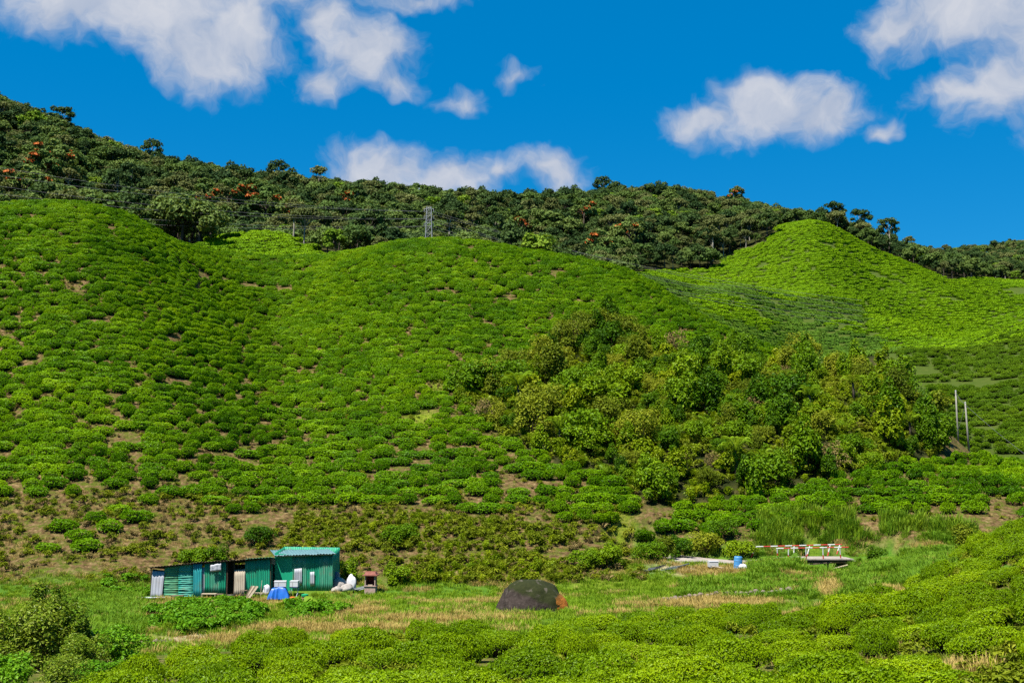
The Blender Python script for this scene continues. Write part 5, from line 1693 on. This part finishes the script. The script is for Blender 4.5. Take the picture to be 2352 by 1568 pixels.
def yard():
    # blue tarpaulin over a heap, boxes on and beside it
    p = gp(640, 1376, 74.9)
    import bmesh
    bm = bmesh.new()
    n = 30
    g = [[None] * (n + 1) for _ in range(n + 1)]
    for i in range(n + 1):
        for j in range(n + 1):
            a, b = (i / n - 0.5) * 2, (j / n - 0.5) * 2
            r = max(abs(a), abs(b))
            h = 0.74 * (1 - max(0, (r - 0.62) / 0.38) ** 1.3) if r < 1 else 0
            q = math.atan2(b, a)
            fold = (0.10 * math.sin(q * 11 + 3 * math.sin(q * 3)) + 0.10 * mnoise.noise(Vector((a * 2.2, b * 2.2, 4)))) * max(0, r - 0.4) / 0.6
            x, y = a * 0.66 * (1 + fold * 1.3), b * 0.5 * (1 + fold)
            z = max(0.0, h * (1 - 0.16 * abs(a) + 0.10 * a)) + 0.13 * mnoise.noise(Vector((x * 4, y * 4, 1))) * min(1, h * 3) + 0.01
            g[i][j] = bm.verts.new((x, y, z))
    for i in range(n):
        for j in range(n):
            bm.faces.new((g[i][j], g[i + 1][j], g[i + 1][j + 1], g[i][j + 1]))
    me = bpy.data.meshes.new('blue_tarpaulin'); bm.to_mesh(me); bm.free()
    me.materials.append(M['tarp_blue'])
    me.polygons.foreach_set('use_smooth', np.ones(len(me.polygons), bool))
    t = link('blue_tarpaulin', me, None, p - Vector((0, 0, 0.02)), (0, 0, 0.1))
    tag(t, 'crumpled bright blue tarpaulin draped over a heap before the tall shed', 'tarpaulin')

    def foam(name, loc, s, rz, lab):
        o = empty(name, loc, (0, 0, rz)); tag(o, lab, 'box')
        MB().box((0, 0, s[2] * 0.40), (s[0], s[1], s[2] * 0.8)).build('body', M['white_foam'], o)
        MB().box((0, 0, s[2] * 0.905), (s[0] * 1.04, s[1] * 1.04, s[2] * 0.2)).build('lid', M['white_foam'], o)
        MB().box((-s[0] * 0.16, -s[1] * 0.505, s[2] * 0.4), (0.02, 0.012, s[2] * 0.78)).build('tape', M['sack'], o)
    foam('foam_box', p + Vector((0.08, 0.05, 0.74)), (0.74, 0.5, 0.36), 0.12, 'white foam box lying on top of the blue tarpaulin')
    p2 = gp(676, 1372, 75.2)
    foam('foam_box', p2 + Vector((0, 0, 0.62)), (0.52, 0.42, 0.38), -0.08, 'white foam box on a dark folding chair right of the tarpaulin')
    c = empty('folding_chair', p2, (0, 0, -0.3)); tag(c, 'dark blue folding chair carrying a white foam box', 'chair')
    MB().box((0, 0, 0.59), (0.55, 0.45, 0.05)).build('seat', M['chair_blue'], c)
    for sx in (-1, 1):
        for sy in (-1, 1):
            MB().tube([(sx * 0.24, sy * 0.2, -0.02), (sx * 0.24, -sy * 0.18, 0.57)], 0.018, 5).build('leg', M['pipe_pale'], c)
    oc = tag(link('orange_cloth', rounded_lump('cloth', 5, (0.22, 0.16, 0.10), 'orange_cloth', 0.2, 2), None, gp(672, 1377, 74.9)), 'small orange rag on the ground under the folding chair', 'cloth')
    # sacks right of the tall shed
    for k, (a, b, Y, R, mn, lab) in enumerate([(778, 1345, 77.6, (0.55, 0.4, 0.55), 'sack', 'pale sack leaning on the right wall of the tall shed'), (797, 1349, 77.2, (0.62, 0.36, 0.34), 'sack', 'long pale sack lying flat in the heap by the tall shed'),
                                                (807, 1338, 78.0, (0.36, 0.26, 0.75), 'white_foam', 'white upright bag between tall shed and shrine'), (774, 1353, 76.6, (0.40, 0.30, 0.26), 'sack', 'small pale sack in front of the heap by the tall shed'), (772, 1331, 78.2, (0.32, 0.3, 0.8), 'pipe_grey', 'dark grey bag at the corner of the tall shed'),
                                                (612, 1366, 75.6, (0.24, 0.2, 0.42), 'white_foam', 'white bag left of the blue tarpaulin')]):
        o = link('sack', rounded_lump('sack', 20 + k, R, mn, 0.5, 3, 0.28, 1.5), None, gp(a, b, Y) - Vector((0, 0, 0.04)), (0, 0, k * 1.3))
        tag(o, lab, 'sack')
    for k in range(4):
        o = MB().tube([(-0.55, 0, 0.05), (0.55, 0.05, 0.33)], 0.035, 7).build('pipe', M['pipe_grey'] if k % 2 else M['pipe_pale'], None, gp(826, 1343, 78) + Vector((0, -0.1 * k, 0.06 * k)))
        tag(o, 'thin pipe of the slanted bundle left of the shrine', 'pipe', 'pipes propped left of the shrine')
    # small roadside shrine
    s = empty('shrine', gp(852, 1346, 78.0), (0, 0, -0.12)); tag(s, 'small red shrine with tiled roof and altar shelf on the bank foot', 'shrine')
    MB().box((0, 0, 0.22), (0.74, 0.62, 0.52)).build('plinth', M['shrine_stone'], s)
    MB().box((0, 0, 0.505), (0.86, 0.72, 0.05)).build('altar_slab', M['shrine_stone'], s)
    MB().box((0, 0.27, 0.86), (0.66, 0.06, 0.66)).build('back_panel', M['shrine_dark'], s)
    for sx in (-1, 1):
        MB().box((sx * 0.32, 0.02, 0.86), (0.055, 0.44, 0.66)).build('side_panel', M['shrine_red'], s)
        MB().box((sx * 0.33, -0.25, 0.86), (0.07, 0.07, 0.66)).build('column', M['shrine_stone'], s)
    rf = MB()
    rf.box((0, 0, 1.22), (1.0, 0.82, 0.06)); rf.box((0, 0, 1.335), (0.84, 0.66, 0.17), 0, None, 0.78)
    rf.build('roof', M['shrine_red'], s)
    MB().box((0, 0.0, 1.445), (0.70, 0.12, 0.05)).build('ridge', M['shrine_red'], s)
    MB().box((0, -0.12, 0.57), (0.30, 0.16, 0.07)).build('offering_tray', M['wood_pale'], s)
    # things along the foot of the low shed
    def bench(px_, py_, Y, w, h, mname, name, lab, cat, legs=4):
        o = empty(name, gp(px_, py_, Y)); tag(o, lab, cat)
        MB().box((0, 0, h), (w, 0.4, 0.05)).build('top', M[mname], o)
        for sx in (-1, 1):
            for sy in (-1, 1):
                MB().box((sx * (w / 2 - 0.05), sy * 0.16, h / 2 - 0.03), (0.05, 0.05, h)).build('leg', M[mname], o)
    bench(407, 1375, 75.2, 0.8, 0.24, 'wood_old', 'low_bench', 'weathered low bench below the horizontal green sheets', 'bench')
    bench(480, 1374, 75.2, 0.95, 0.36, 'wood_pale', 'low_bench', 'pale low bench left of the black tub', 'bench')
    bench(504, 1372, 75.3, 0.45, 0.32, 'wood_old', 'stool', 'small brown stool between pale bench and black tub', 'stool')
    tb = empty('black_tub', gp(525, 1373, 75.2)); tag(tb, 'round black rubber tub before the doorway of the low shed', 'tub')
    mb = MB()
    prof = [(0.30, 0.0), (0.36, 0.26), (0.40, 0.27), (0.38, 0.30), (0.34, 0.27), (0.27, 0.04)]
    N = 20
    vs = [(math.cos(2 * PI * k / N) * r, math.sin(2 * PI * k / N) * r, z) for (r, z) in prof for k in range(N)]
    fs = [(i * N + k, i * N + (k + 1) % N, (i + 1) * N + (k + 1) % N, (i + 1) * N + k) for i in range(len(prof) - 1) for k in range(N)]
    mb.add(vs, fs); mb.build('bowl', M['black_rubber'], tb, smooth=True)
    for sx in (-1, 1): MB().tube([(sx * 0.38, -0.06, 0.25), (sx * 0.45, 0, 0.27), (sx * 0.38, 0.06, 0.25)], 0.015, 5).build('handle', M['black_rubber'], tb)
    cr = empty('wooden_crate', gp(560, 1374, 75.1), (0, 0, 0.25)); tag(cr, 'open wooden crate standing on end beside the tan sheet', 'crate')
    for sx in (-1, 1): MB().box((sx * 0.2, 0, 0.30), (0.03, 0.3, 0.6)).build('side', M['wood_old'], cr)
    for k in range(3): MB().box((0, 0, 0.05 + k * 0.26), (0.36, 0.3, 0.025)).build('shelf', M['wood_old'], cr)
    for k in range(4):
        o = MB().box((0, 0, 0.42), (0.12, 0.02, 0.95), 0, Euler((-0.5, 0.35 + 0.07 * k, 0)).to_matrix()).build('board', M['wood_pale'] if k % 2 else M['wood_old'], None, gp(571 + 3.4 * k, 1376, 75.0 - 0.03 * k))
        tag(o, 'pale board leaning in the fan of boards right of the crate', 'board', 'boards leaning right of the crate')
    o = MB().tube([(0, 0, -0.05), (0.06, 0.1, 1.0)], 0.02, 6).build('pole', M['wood_pale'], None, gp(598, 1371, 75.2)); tag(o, 'thin pole standing before the right end of the low shed', 'pole')
    o = MB().box((0, 0, 0.05), (0.9, 0.3, 0.09)).build('plank', M['wood_pale'], None, gp(600, 1371, 75.5)); tag(o, 'pale plank on the ground left of the white bag', 'plank')
    o = MB().tube([(-1.0, 0, 0.12), (0.9, 0.1, 0.12)], 0.055, 8).build('pipe', M['pipe_pale'], None, gp(345, 1378, 75.0)); tag(o, 'pale pipe lying at the left corner of the low shed', 'pipe')
    o = MB().box((0, 0, 0.03), (2.4, 0.25, 0.08)).build('plank', M['concrete'], None, gp(495, 1380, 74.4), (0, 0, 0.05)); tag(o, 'long grey plank on the ground before the low shed', 'plank')
    bn = empty('waste_bin', gp(700, 1380, 74.2)); tag(bn, 'terracotta bin with bright green lid in the grass before the tall shed', 'bin')
    MB().tube([(0, 0, -0.05), (0, 0, 0.42)], [0.17, 0.20], 14).build('body', M['terracotta'], bn, smooth=False)
    MB().tube([(0, 0, 0.40), (0, 0, 0.50), (0, 0, 0.54)], [0.23, 0.23, 0.14], 14).build('lid', M['green_plastic'], bn)
    o = MB().tube([(-1.3, 0, 0.06), (0, 0.1, 0.10), (1.5, -0.1, 0.05)], [0.05, 0.06, 0.04], 7).build('fallen_branch', M['bark_dark'], None, gp(945, 1360, 74)); tag(o, 'dark fallen branch in the grass right of the shrine', 'branch')


yard()


def boulder():
    m, t = mat('boulder')
    tc = t.n('ShaderNodeTexCoord'); ob = tc.outputs['Object']
    sp = t.n('ShaderNodeSeparateXYZ'); t.link(ob, sp.inputs[0])
    n1 = t.noise(ob, 1.2, 5, 0.65); n2 = t.noise(ob, 6, 4, 0.6)
    grey = t.ramp(t.math('ADD', t.math('MULTIPLY', n1, 0.4), t.math('MULTIPLY', n2, 0.6)), [(0.32, (0.014, 0.010, 0.008, 1)), (0.55, (0.034, 0.025, 0.021, 1)), (0.72, (0.075, 0.060, 0.052, 1))])
    moss = t.mix(n2, (0.008, 0.011, 0.003, 1), (0.026, 0.030, 0.007, 1))
    mz = t.math('ADD', t.math('ADD', sp.outputs[2], t.math('MULTIPLY', sp.outputs[0], 0.33)), t.math('MULTIPLY', n1, 0.9))
    c = t.mix(t.remap(mz, 1.25, 1.5), grey, moss)
    ox = t.math('ADD', t.math('ADD', sp.outputs[0], t.math('MULTIPLY', n2, 0.9)), t.math('MULTIPLY', n1, 0.6))
    oz = t.remap(t.math('ADD', sp.outputs[2], t.math('MULTIPLY', n2, 0.7)), 1.5, 1.15)
    om = t.math('MULTIPLY', t.remap(ox, 1.98, 2.2), oz, clamp=True)
    c = t.mix(om, c, t.mix(n2, (0.25, 0.07, 0.015, 1), (0.48, 0.18, 0.03, 1)))
    pale = t.math('MULTIPLY', t.remap(t.noise(ob, 3.1, 4, 0.6), 0.58, 0.68), t.remap(sp.outputs[2], 0.9, 1.2), clamp=True)
    c = t.mix(pale, c, (0.075, 0.065, 0.05, 1))
    finish(t, principled(t, c, 0.9, 0.15, normal=bump(t, n2, 0.8, 0.06)).outputs[0])
    import bmesh
    bm = bmesh.new()
    bmesh.ops.create_icosphere(bm, subdivisions=5, radius=1)
    for v in bm.verts:
        c0 = v.co.copy()
        n = mnoise.noise(c0 * 1.1 + Vector((4.2, 1, 0))) * 0.17 + mnoise.noise(c0 * 2.6) * 0.07 + mnoise.noise(c0 * 7.0) * 0.022
        p = c0 * (1 + n)
        k = 1.0 + 0.10 * max(0, -p.z)
        p = Vector((p.x * 1.80 * k, p.y * 1.35 * k, max(p.z, -0.25) * 1.52 + 0.25))
        p.x -= 0.22 * max(0, 0.9 - p.z) * (p.x < 0)       # the left flank runs out to a foot
        v.co = p
    me = bpy.data.meshes.new('boulder'); bm.to_mesh(me); bm.free()
    me.materials.append(m)
    me.polygons.foreach_set('use_smooth', np.ones(len(me.polygons), bool))
    g = gp(1222, 1414, 61)
    o = link('boulder', me, None, g - Vector((0, 0, 0.15)))
    o.rotation_euler = (0, 0, 0.05)
    tag(o, 'big dark grey boulder with moss on top and orange stains at right', 'boulder')


boulder()


def track_and_bridge():
    # concrete track
    mb = MB()
    vs = []; fs = []
    cs = TPTS
    for i, c in enumerate(cs):
        d = (cs[min(i + 1, len(cs) - 1)] - cs[max(0, i - 1)]); nn = Vector((-d.y, d.x, 0)).normalized()
        wl = 2.6 if i < 26 else 1.6
        for w in (-wl, 1.5):
            q = c + nn * w
            vs.append(Vector((q.x, q.y, c.z)))
    for i, v in enumerate(list(vs)):
        vs.append(v - Vector((0, 0, 0.25)))
    n = len(cs)
    for i in range(n - 1):
        a = 2 * i
        fs.append((a, a + 2, a + 3, a + 1))
        fs.append((a + 2 * n, a, a + 2, a + 2 + 2 * n)[::-1])
        fs.append((a + 1, a + 1 + 2 * n, a + 3 + 2 * n, a + 3)[::-1])
    mb.add(vs, fs)
    o = mb.build('concrete_track', M['concrete'], None)
    tag(o, kind='structure')
    # footbridge
    A = at(1822, 1281, 85.5); B = at(1948, 1279, 85.5)
    L = (B - A).length
    br = empty('wooden_bridge', A); tag(br, 'short wooden bridge with red and white striped handrails', 'bridge')
    npl = 16
    for k in range(npl):
        MB().box((L * (k + 0.5) / npl, random.uniform(-.03, .03), 0.0), (L / npl * 0.95, 2.9, 0.07)).build('plank', M['concrete'], br)
    for k in range(4):
        MB().tube([(-0.4, -1.15 + k * 0.75, -0.18), (L + 0.4, -1.1 + k * 0.75, -0.2)], 0.11, 8).build('beam', M['wood_old'], br)
    MB().tube([(L * 0.55, -1.2, -0.3), (L * 0.56, -1.15, -1.5)], 0.08, 7).build('prop', M['wood_old'], br)
    MB().tube([(L * 0.38, -1.35, -0.95), (L * 0.90, -1.3, -0.40)], 0.06, 7).build('brace', M['wood_pale'], br)
    MB().tube([(L * 0.18, -1.3, -0.38), (L * 0.6, -1.35, -0.22)], 0.05, 7).build('brace', M['wood_old'], br)
    MB().tube([(L * 0.45, -1.3, -1.0), (L * 0.85, -1.3, -1.05)], 0.05, 7).build('brace', M['wood_old'], br)

    def rail(p0, p1, seg):
        mb = MB()
        d = p1 - p0; n_ = max(2, int(d.length / seg))
        for k in range(n_):
            mb.tube([p0 + d * (k / n_), p0 + d * ((k + 1) / n_)], 0.045, 8, k % 2, True)
        return mb.build('handrail', [M['white_paint'], M['red_paint']], br)

    def post(r, a, b):
        mb = MB()
        m_ = a.lerp(b, 0.35)
        mb.tube([a, m_], 0.045, 8, 1); mb.tube([m_, b], 0.043, 8, 0)
        mb.build('post', [M['white_paint'], M['red_paint']], r)
    def P(px_, py_, Y): return at(px_, py_, Y) - A
    far0, far1 = P(1737, 1255, 87.2), P(1934, 1249.5, 87.2)
    r1 = rail(far0, far1, 0.52)
    for (x0, y0, x1, y1) in ((1725, 1279, 1737, 1255), (1823, 1279, 1824, 1253), (1852, 1282, 1860, 1252.5), (1901, 1276, 1907, 1250.5), (1922, 1272, 1929, 1250)):
        post(r1, P(x0, y0, 87.0), P(x1, y1, 87.2))
    n0, n1 = P(1783, 1259, 84.1), P(1949, 1256, 84.1)
    r2 = rail(n0, n1, 0.5)
    for (x0, y0, x1, y1) in ((1786, 1275, 1785, 1259), (1811, 1282, 1811, 1258.7), (1852, 1283, 1851, 1258), (1891, 1283, 1890, 1257.3), (1931, 1281, 1929, 1256.5)):
        post(r2, P(x0, y0, 84.15), P(x1, y1, 84.1))
    # barrel, box and poles left of the bridge
    b = empty('blue_barrel', gp(1695, 1327, 78.5), (0.02, 0.06, 0)); tag(b, 'upright light blue plastic barrel by the concrete track', 'barrel')
    H = 0.88
    MB().tube([(0, 0, 0), (0, 0, 0.05), (0, 0, H * 0.33), (0, 0, H * 0.36), (0, 0, H * 0.40), (0, 0, H * 0.66), (0, 0, H * 0.70), (0, 0, H * 0.74), (0, 0, H * 0.96), (0, 0, H)], [0.26, 0.28, 0.285, 0.30, 0.285, 0.285, 0.30, 0.285, 0.28, 0.26], 20).build('body', M['barrel_blue'], b, smooth=False)
    MB().tube([(0, 0, H), (0, 0, H + 0.03)], [0.24, 0.24], 20).build('lid', M['barrel_blue'], b)
    tag(link('white_bag', rounded_lump('bag', 44, (0.34, 0.22, 0.26), 'white_foam', 0.4, 3, 0.3), None, gp(1708, 1327, 78.2)), 'crumpled white bag at the foot of the blue barrel', 'bag')
    w = empty('water_tank', gp(1638, 1315, 80.5), (0, 0, 0.1)); tag(w, 'small white box on a dark stand beside the concrete track', 'box')
    MB().box((0, 0, 0.42), (0.64, 0.5, 0.36)).build('body', M['white_paint'], w)
    MB().box((0.02, 0, 0.62), (0.68, 0.54, 0.05)).build('lid', M['white_foam'], w)
    for sx in (-1, 1):
        for sy in (-1, 1): MB().box((sx * 0.25, sy * 0.18, 0.1), (0.08, 0.08, 0.3)).build('leg', M['black_rubber'], w)
    rp = random.Random(4)
    for k in range(9):
        q = gp(1655 + k * 3.2, 1319 + k * 0.9, 79.6 - 0.08 * k)
        o = MB().tube([(-0.7, 0.3, 0.32 - 0.02 * k), (0, 0, 0.16), (0.75, -0.35, 0.04)], 0.022, 6).build('bamboo_pole', M['wood_pale'] if k % 3 else M['wood_old'], None, q, (0, 0, rp.uniform(-0.35, 0.35)))
        tag(o, 'thin bamboo pole of the heap between white box and blue barrel', 'pole', 'bamboo poles between box and barrel')
    for k in range(5):
        o = MB().box((0, 0, 0.03), (rp.uniform(.5, .9), rp.uniform(.35, .6), 0.08)).build('concrete_slab', M['concrete'], None, gp(1566 + k * 9, 1313 + (k * 7) % 11, 81.5 - 0.4 * (k % 3)), (rp.uniform(-.1, .1), 0.06, rp.uniform(0, 3)))
        tag(o, 'broken concrete slab on the bare ground left of the white box', 'slab', 'broken slabs left of the white box')
    for k in range(10):
        g1 = k < 5
        q = gp((1490 if g1 else 1545) + (k % 5) * 4, (1326 if g1 else 1318) - (k % 5), 80.8 + 0.07 * k)
        o = MB().tube([(-0.85, -0.1, 0.04 + 0.03 * (k % 5)), (0, 0, 0.12 + 0.04 * (k % 5)), (0.8, 0.25, 0.30 + 0.03 * (k % 5))], 0.028, 6).build('pipe', M['pipe_grey'] if k % 2 else M['black_rubber'], None, q, (0, 0, rp.uniform(-0.2, 0.2)))
        tag(o, 'dark pipe in the pile at the foot of the lime grass strip' if g1 else 'dark pipe in the pile at the bend of the track', 'pipe', 'left pile of dark pipes' if g1 else 'right pile of dark pipes')


track_and_bridge()


def dry_stone_wall():
    o = empty('dry_stone_wall', gp(1660, 1398, 64)); tag(o, 'low dry-stone wall along the far edge of the foreground tea', 'wall')
    rp = random.Random(9)
    shapes = [rounded_lump('wall_stone', 60 + k, (1, 0.8, 0.8), 'stone', 0.7, 1, 0.35, 1.2) for k in range(5)]
    for course in range(2):
        u = 0.0
        px_ = 1525.0
        while px_ < 1825:
            w = rp.uniform(0.13, 0.28)
            g = gp(px_, 1399 - (px_ - 1525) * 0.02, 63.5 + rp.uniform(-0.1, 0.1))
            link('stone', shapes[rp.randrange(5)], o, (g - o.location) + Vector((0, 0.08 * course, 0.17 * course - 0.03)), (rp.uniform(-.3, .3), rp.uniform(-.3, .3), rp.uniform(0, 6)), (w * 0.9, w * 0.8, w * rp.uniform(0.55, 0.85)))
            px_ += w * 1.55 * F / 63.5
    # loose stones along the dirt path
    for k in range(46):
        a = rp.uniform(308, 405)
        q = gp(a, 1491 - (a - 308) * 0.28 + rp.uniform(-5, 4), 51.5)
        st = link('stone', shapes[k % 5], None, q, (rp.uniform(-.4, .4), rp.uniform(-.4, .4), rp.uniform(0, 6)), (rp.uniform(0.06, 0.17),) * 3)
        tag(st, 'pale broken stone of the scatter along the dirt path', 'stone', 'stones along the dirt path')
    s2 = link('stone', shapes[1], None, gp(1106, 1425, 57.5), (0, 0, 0.4), (0.42, 0.2, 0.12)); tag(s2, 'flat white stone in the path left of the boulder', 'stone')
    s2.active_material
    s3 = link('stone', shapes[2], None, gp(1098, 1512, 40), (0, 0, 1), (0.16, 0.13, 0.16)); tag(s3, 'single pale stone showing between foreground tea bushes', 'stone')


dry_stone_wall()


def poles_and_lines():
    def pole(px0, py0, px1, py1, Y, lab):
        b = at(px0, py0, Y); t = at(px1, py1, Y)
        g = gz1(b.x, b.y)
        o = empty('utility_pole', (b.x, b.y, g)); tag(o, lab, 'pole', 'utility poles by the road bend')
        d = t - Vector((b.x, b.y, g))
        MB().tube([-d * 0.08, d * 0.5, d], [0.115, 0.10, 0.08], 10).build('shaft', M['concrete_pole'], o, smooth=True)
        MB().tube([d, d + Vector((0, 0, 0.12))], [0.11, 0.05], 8).build('cap', M['steel'], o)
        return t
    t1 = pole(2201, 1016, 2195, 898, 136, 'taller grey utility pole at the road bend right of the thicket')
    t2 = pole(2226, 1046, 2217, 925, 130, 'shorter grey utility pole standing nearer, right of the taller one')
    # stay wire and service lines
    def wire(a, b, sag, r, lab, grp=None, n=16):
        pts = [a.lerp(b, k / n) - Vector((0, 0, sag * 4 * (k / n) * (1 - k / n))) for k in range(n + 1)]
        o0 = pts[0]
        o = MB().tube([p - o0 for p in pts], r, 4).build('power_line', M['wire'], None, o0)
        tag(o, lab, 'wire', grp)
    wire(t2 - Vector((0, 0, 0.4)), gp(2196, 1044, 131), 0.0, 0.02, 'stay wire slanting from the shorter pole to the ground')
    wire(t2 - Vector((0, 0, 0.2)), at(2560, 1180, 95), 0.6, 0.018, 'service line running from the shorter pole down to the right')
    wire(t1 - Vector((0, 0, 0.2)), t2 - Vector((0, 0, 0.2)), 0.1, 0.018, 'short line joining the two utility poles')
    # lattice pylon behind the crest
    Y = 226
    b = at(985, 520, Y); g = gz1(b.x, b.y)
    top = at(985, 476, Y).z
    H = top - g
    o = empty('pylon', (b.x, b.y, g)); tag(o, 'pale steel lattice pylon rising behind the tea hill crest', 'pylon')
    hw = lambda z: 0.85 - 0.40 * z / H
    leg = [(-1, -1), (1, -1), (1, 1), (-1, 1)]
    for (sx, sy) in leg:
        MB().tube([(sx * hw(0), sy * hw(0), -0.5), (sx * hw(H), sy * hw(H), H)], 0.06, 5).build('leg', M['steel'], o)
    nb = 9
    for k in range(nb):
        z0, z1 = H * k / nb, H * (k + 1) / nb
        for i in range(4):
            a, c = leg[i], leg[(i + 1) % 4]
            mb = MB()
            mb.tube([(a[0] * hw(z0), a[1] * hw(z0), z0), (c[0] * hw(z1), c[1] * hw(z1), z1)], 0.03, 4)
            mb.tube([(a[0] * hw(z1), a[1] * hw(z1), z1), (c[0] * hw(z1), c[1] * hw(z1), z1)], 0.03, 4)
            mb.build('brace', M['steel'], o)
    arms = []
    for zz in (H - 0.4, H - 1.9, H - 3.4):
        MB().tube([(-1.0, 0, zz), (0, 0, zz + 0.2), (1.0, 0, zz)], 0.045, 5).build('cross_arm', M['steel'], o)
        for sx in (-1, 1):
            MB().tube([(sx * 0.95, 0, zz), (sx * 0.95, 0, zz - 0.5)], 0.06, 5).build('insulator', M['steel'], o)
            arms.append(Vector((b.x + sx * 0.95, b.y, g + zz - 0.5)))
    for k, a in enumerate(arms):
        wire(a, at(-420, 300 + 27 * k, 205), 3.0, 0.022, 'thin high-voltage line sagging from the pylon across the left forest', 'lines left of the pylon', 30)
        wire(a, at(1980, 690 + 12 * k, 215), 2.0, 0.022, 'thin high-voltage line dropping from the pylon to the right', 'lines right of the pylon', 30)


poles_and_lines()


def near_left_bush():
    rng = random.Random(2)
    lib = [shrub_shape('garden_shrub', 600 + i, 4200, 0.13, 'thicket', (1.25, 1.2, 2.0), 16, 0.42, 16, 0.15) for i in range(3)]
    tall = [shrub_shape('garden_shrub', 610 + i, 2600, 0.12, 'thicket', (0.55, 0.55, 2.7), 14, 0.42, 14, 0.1) for i in range(2)]
    low = [shrub_shape('garden_shrub', 620 + i, 3000, 0.12, 'creeper', (1.3, 1.2, 1.2), 13, 0.6, 12, 0.2) for i in range(2)]
    for (px_, py_, Y, lb, s, top, lab) in [
            (20, 1560, 40, lib[0], 1.0, 1400, 'dense dark-leaved shrub at the lower left corner'), (100, 1560, 40, lib[1], 1.2, 1380, 'dense leafy shrub below the tall shoots, lower left'), (130, 1560, 41, tall[0], 1.25, 1318, 'tallest dark shoot rising from the lower left shrubs'),
            (80, 1560, 42, tall[1], 1.2, 1340, 'second tall shoot left of the tallest one'), (172, 1560, 40, tall[0], 1.15, 1355, 'slender shoot right of the tallest one, lower left'), (190, 1590, 37, lib[2], 0.85, 1450, 'leafy shrub right of the dark shoots in front of the long grass'),
            (255, 1545, 41, low[0], 1.2, 1440, 'bright glossy low bush left of the dirt path end'), (30, 1620, 33, low[1], 0.95, 1500, 'bright green low bush at the very corner'), (150, 1640, 32, lib[0], 0.8, 1500, 'dark shrub cut by the lower frame edge'), (230, 1600, 36, low[1], 0.8, 1510, 'glossy bush above the first foreground tea'),
            (-60, 1560, 40, lib[2], 1.1, 1380, 'shrub cut by the left frame edge'), (50, 1500, 48, low[0], 1.0, 1420, 'lighter bush behind the lower left shrubs')]:
        p = at(px_, py_, Y); g = gz1(p.x, p.y)
        h = at(px_, top, Y).z - g
        hm = 2.0 if lb in lib else 2.7 if lb in tall else 1.2
        sz = h / (hm * 1.12)
        o = empty('leafy_shrub', (p.x, p.y, g - 0.05), (0, 0, rng.uniform(0, 6)), (s, s, sz))
        tag(o, lab, 'shrub')
        link('foliage', lb[0], o); link('stem', lb[1], o)
    # big-leaved plant before the tall shed
    o = empty('large_leaved_plant', gp(692, 1412, 65)); tag(o, 'plant with huge round leaves in the grass below the tall shed', 'plant')
    mb = MB()
    N = 14
    vs = [(0, 0, 0)] + [(math.cos(2 * PI * k / N) * (0.5 if k else 0.62), math.sin(2 * PI * k / N) * 0.42, 0.10 * math.cos(4 * PI * k / N) - 0.02) for k in range(N)]
    fs = [(0, 1 + k, 1 + (k + 1) % N) for k in range(N)]
    me = quick_mesh('big_leaf', vs, fs, [M['grass_lush']], None, True)
    for k in range(15):
        q = rng.uniform(0, 2 * PI); r = rng.uniform(0.2, 1.25); h = rng.uniform(0.2, 0.6) * (1.2 - r * 0.4)
        s = rng.uniform(0.45, 0.8)
        lf = link('leaf', me, o, (math.cos(q) * r, math.sin(q) * r * 0.7, h), (rng.uniform(-0.5, 0.7), rng.uniform(-0.5, 0.5), q), (s, s, s))
        MB().tube([(0, 0, 0), (-r / s * 0.4, 0, -h / s * 0.6), (-r / s * 0.85, 0, -h / s)], [0.016, 0.02, 0.025], 5).build('stalk', M['grass_lush'], lf)


near_left_bush()
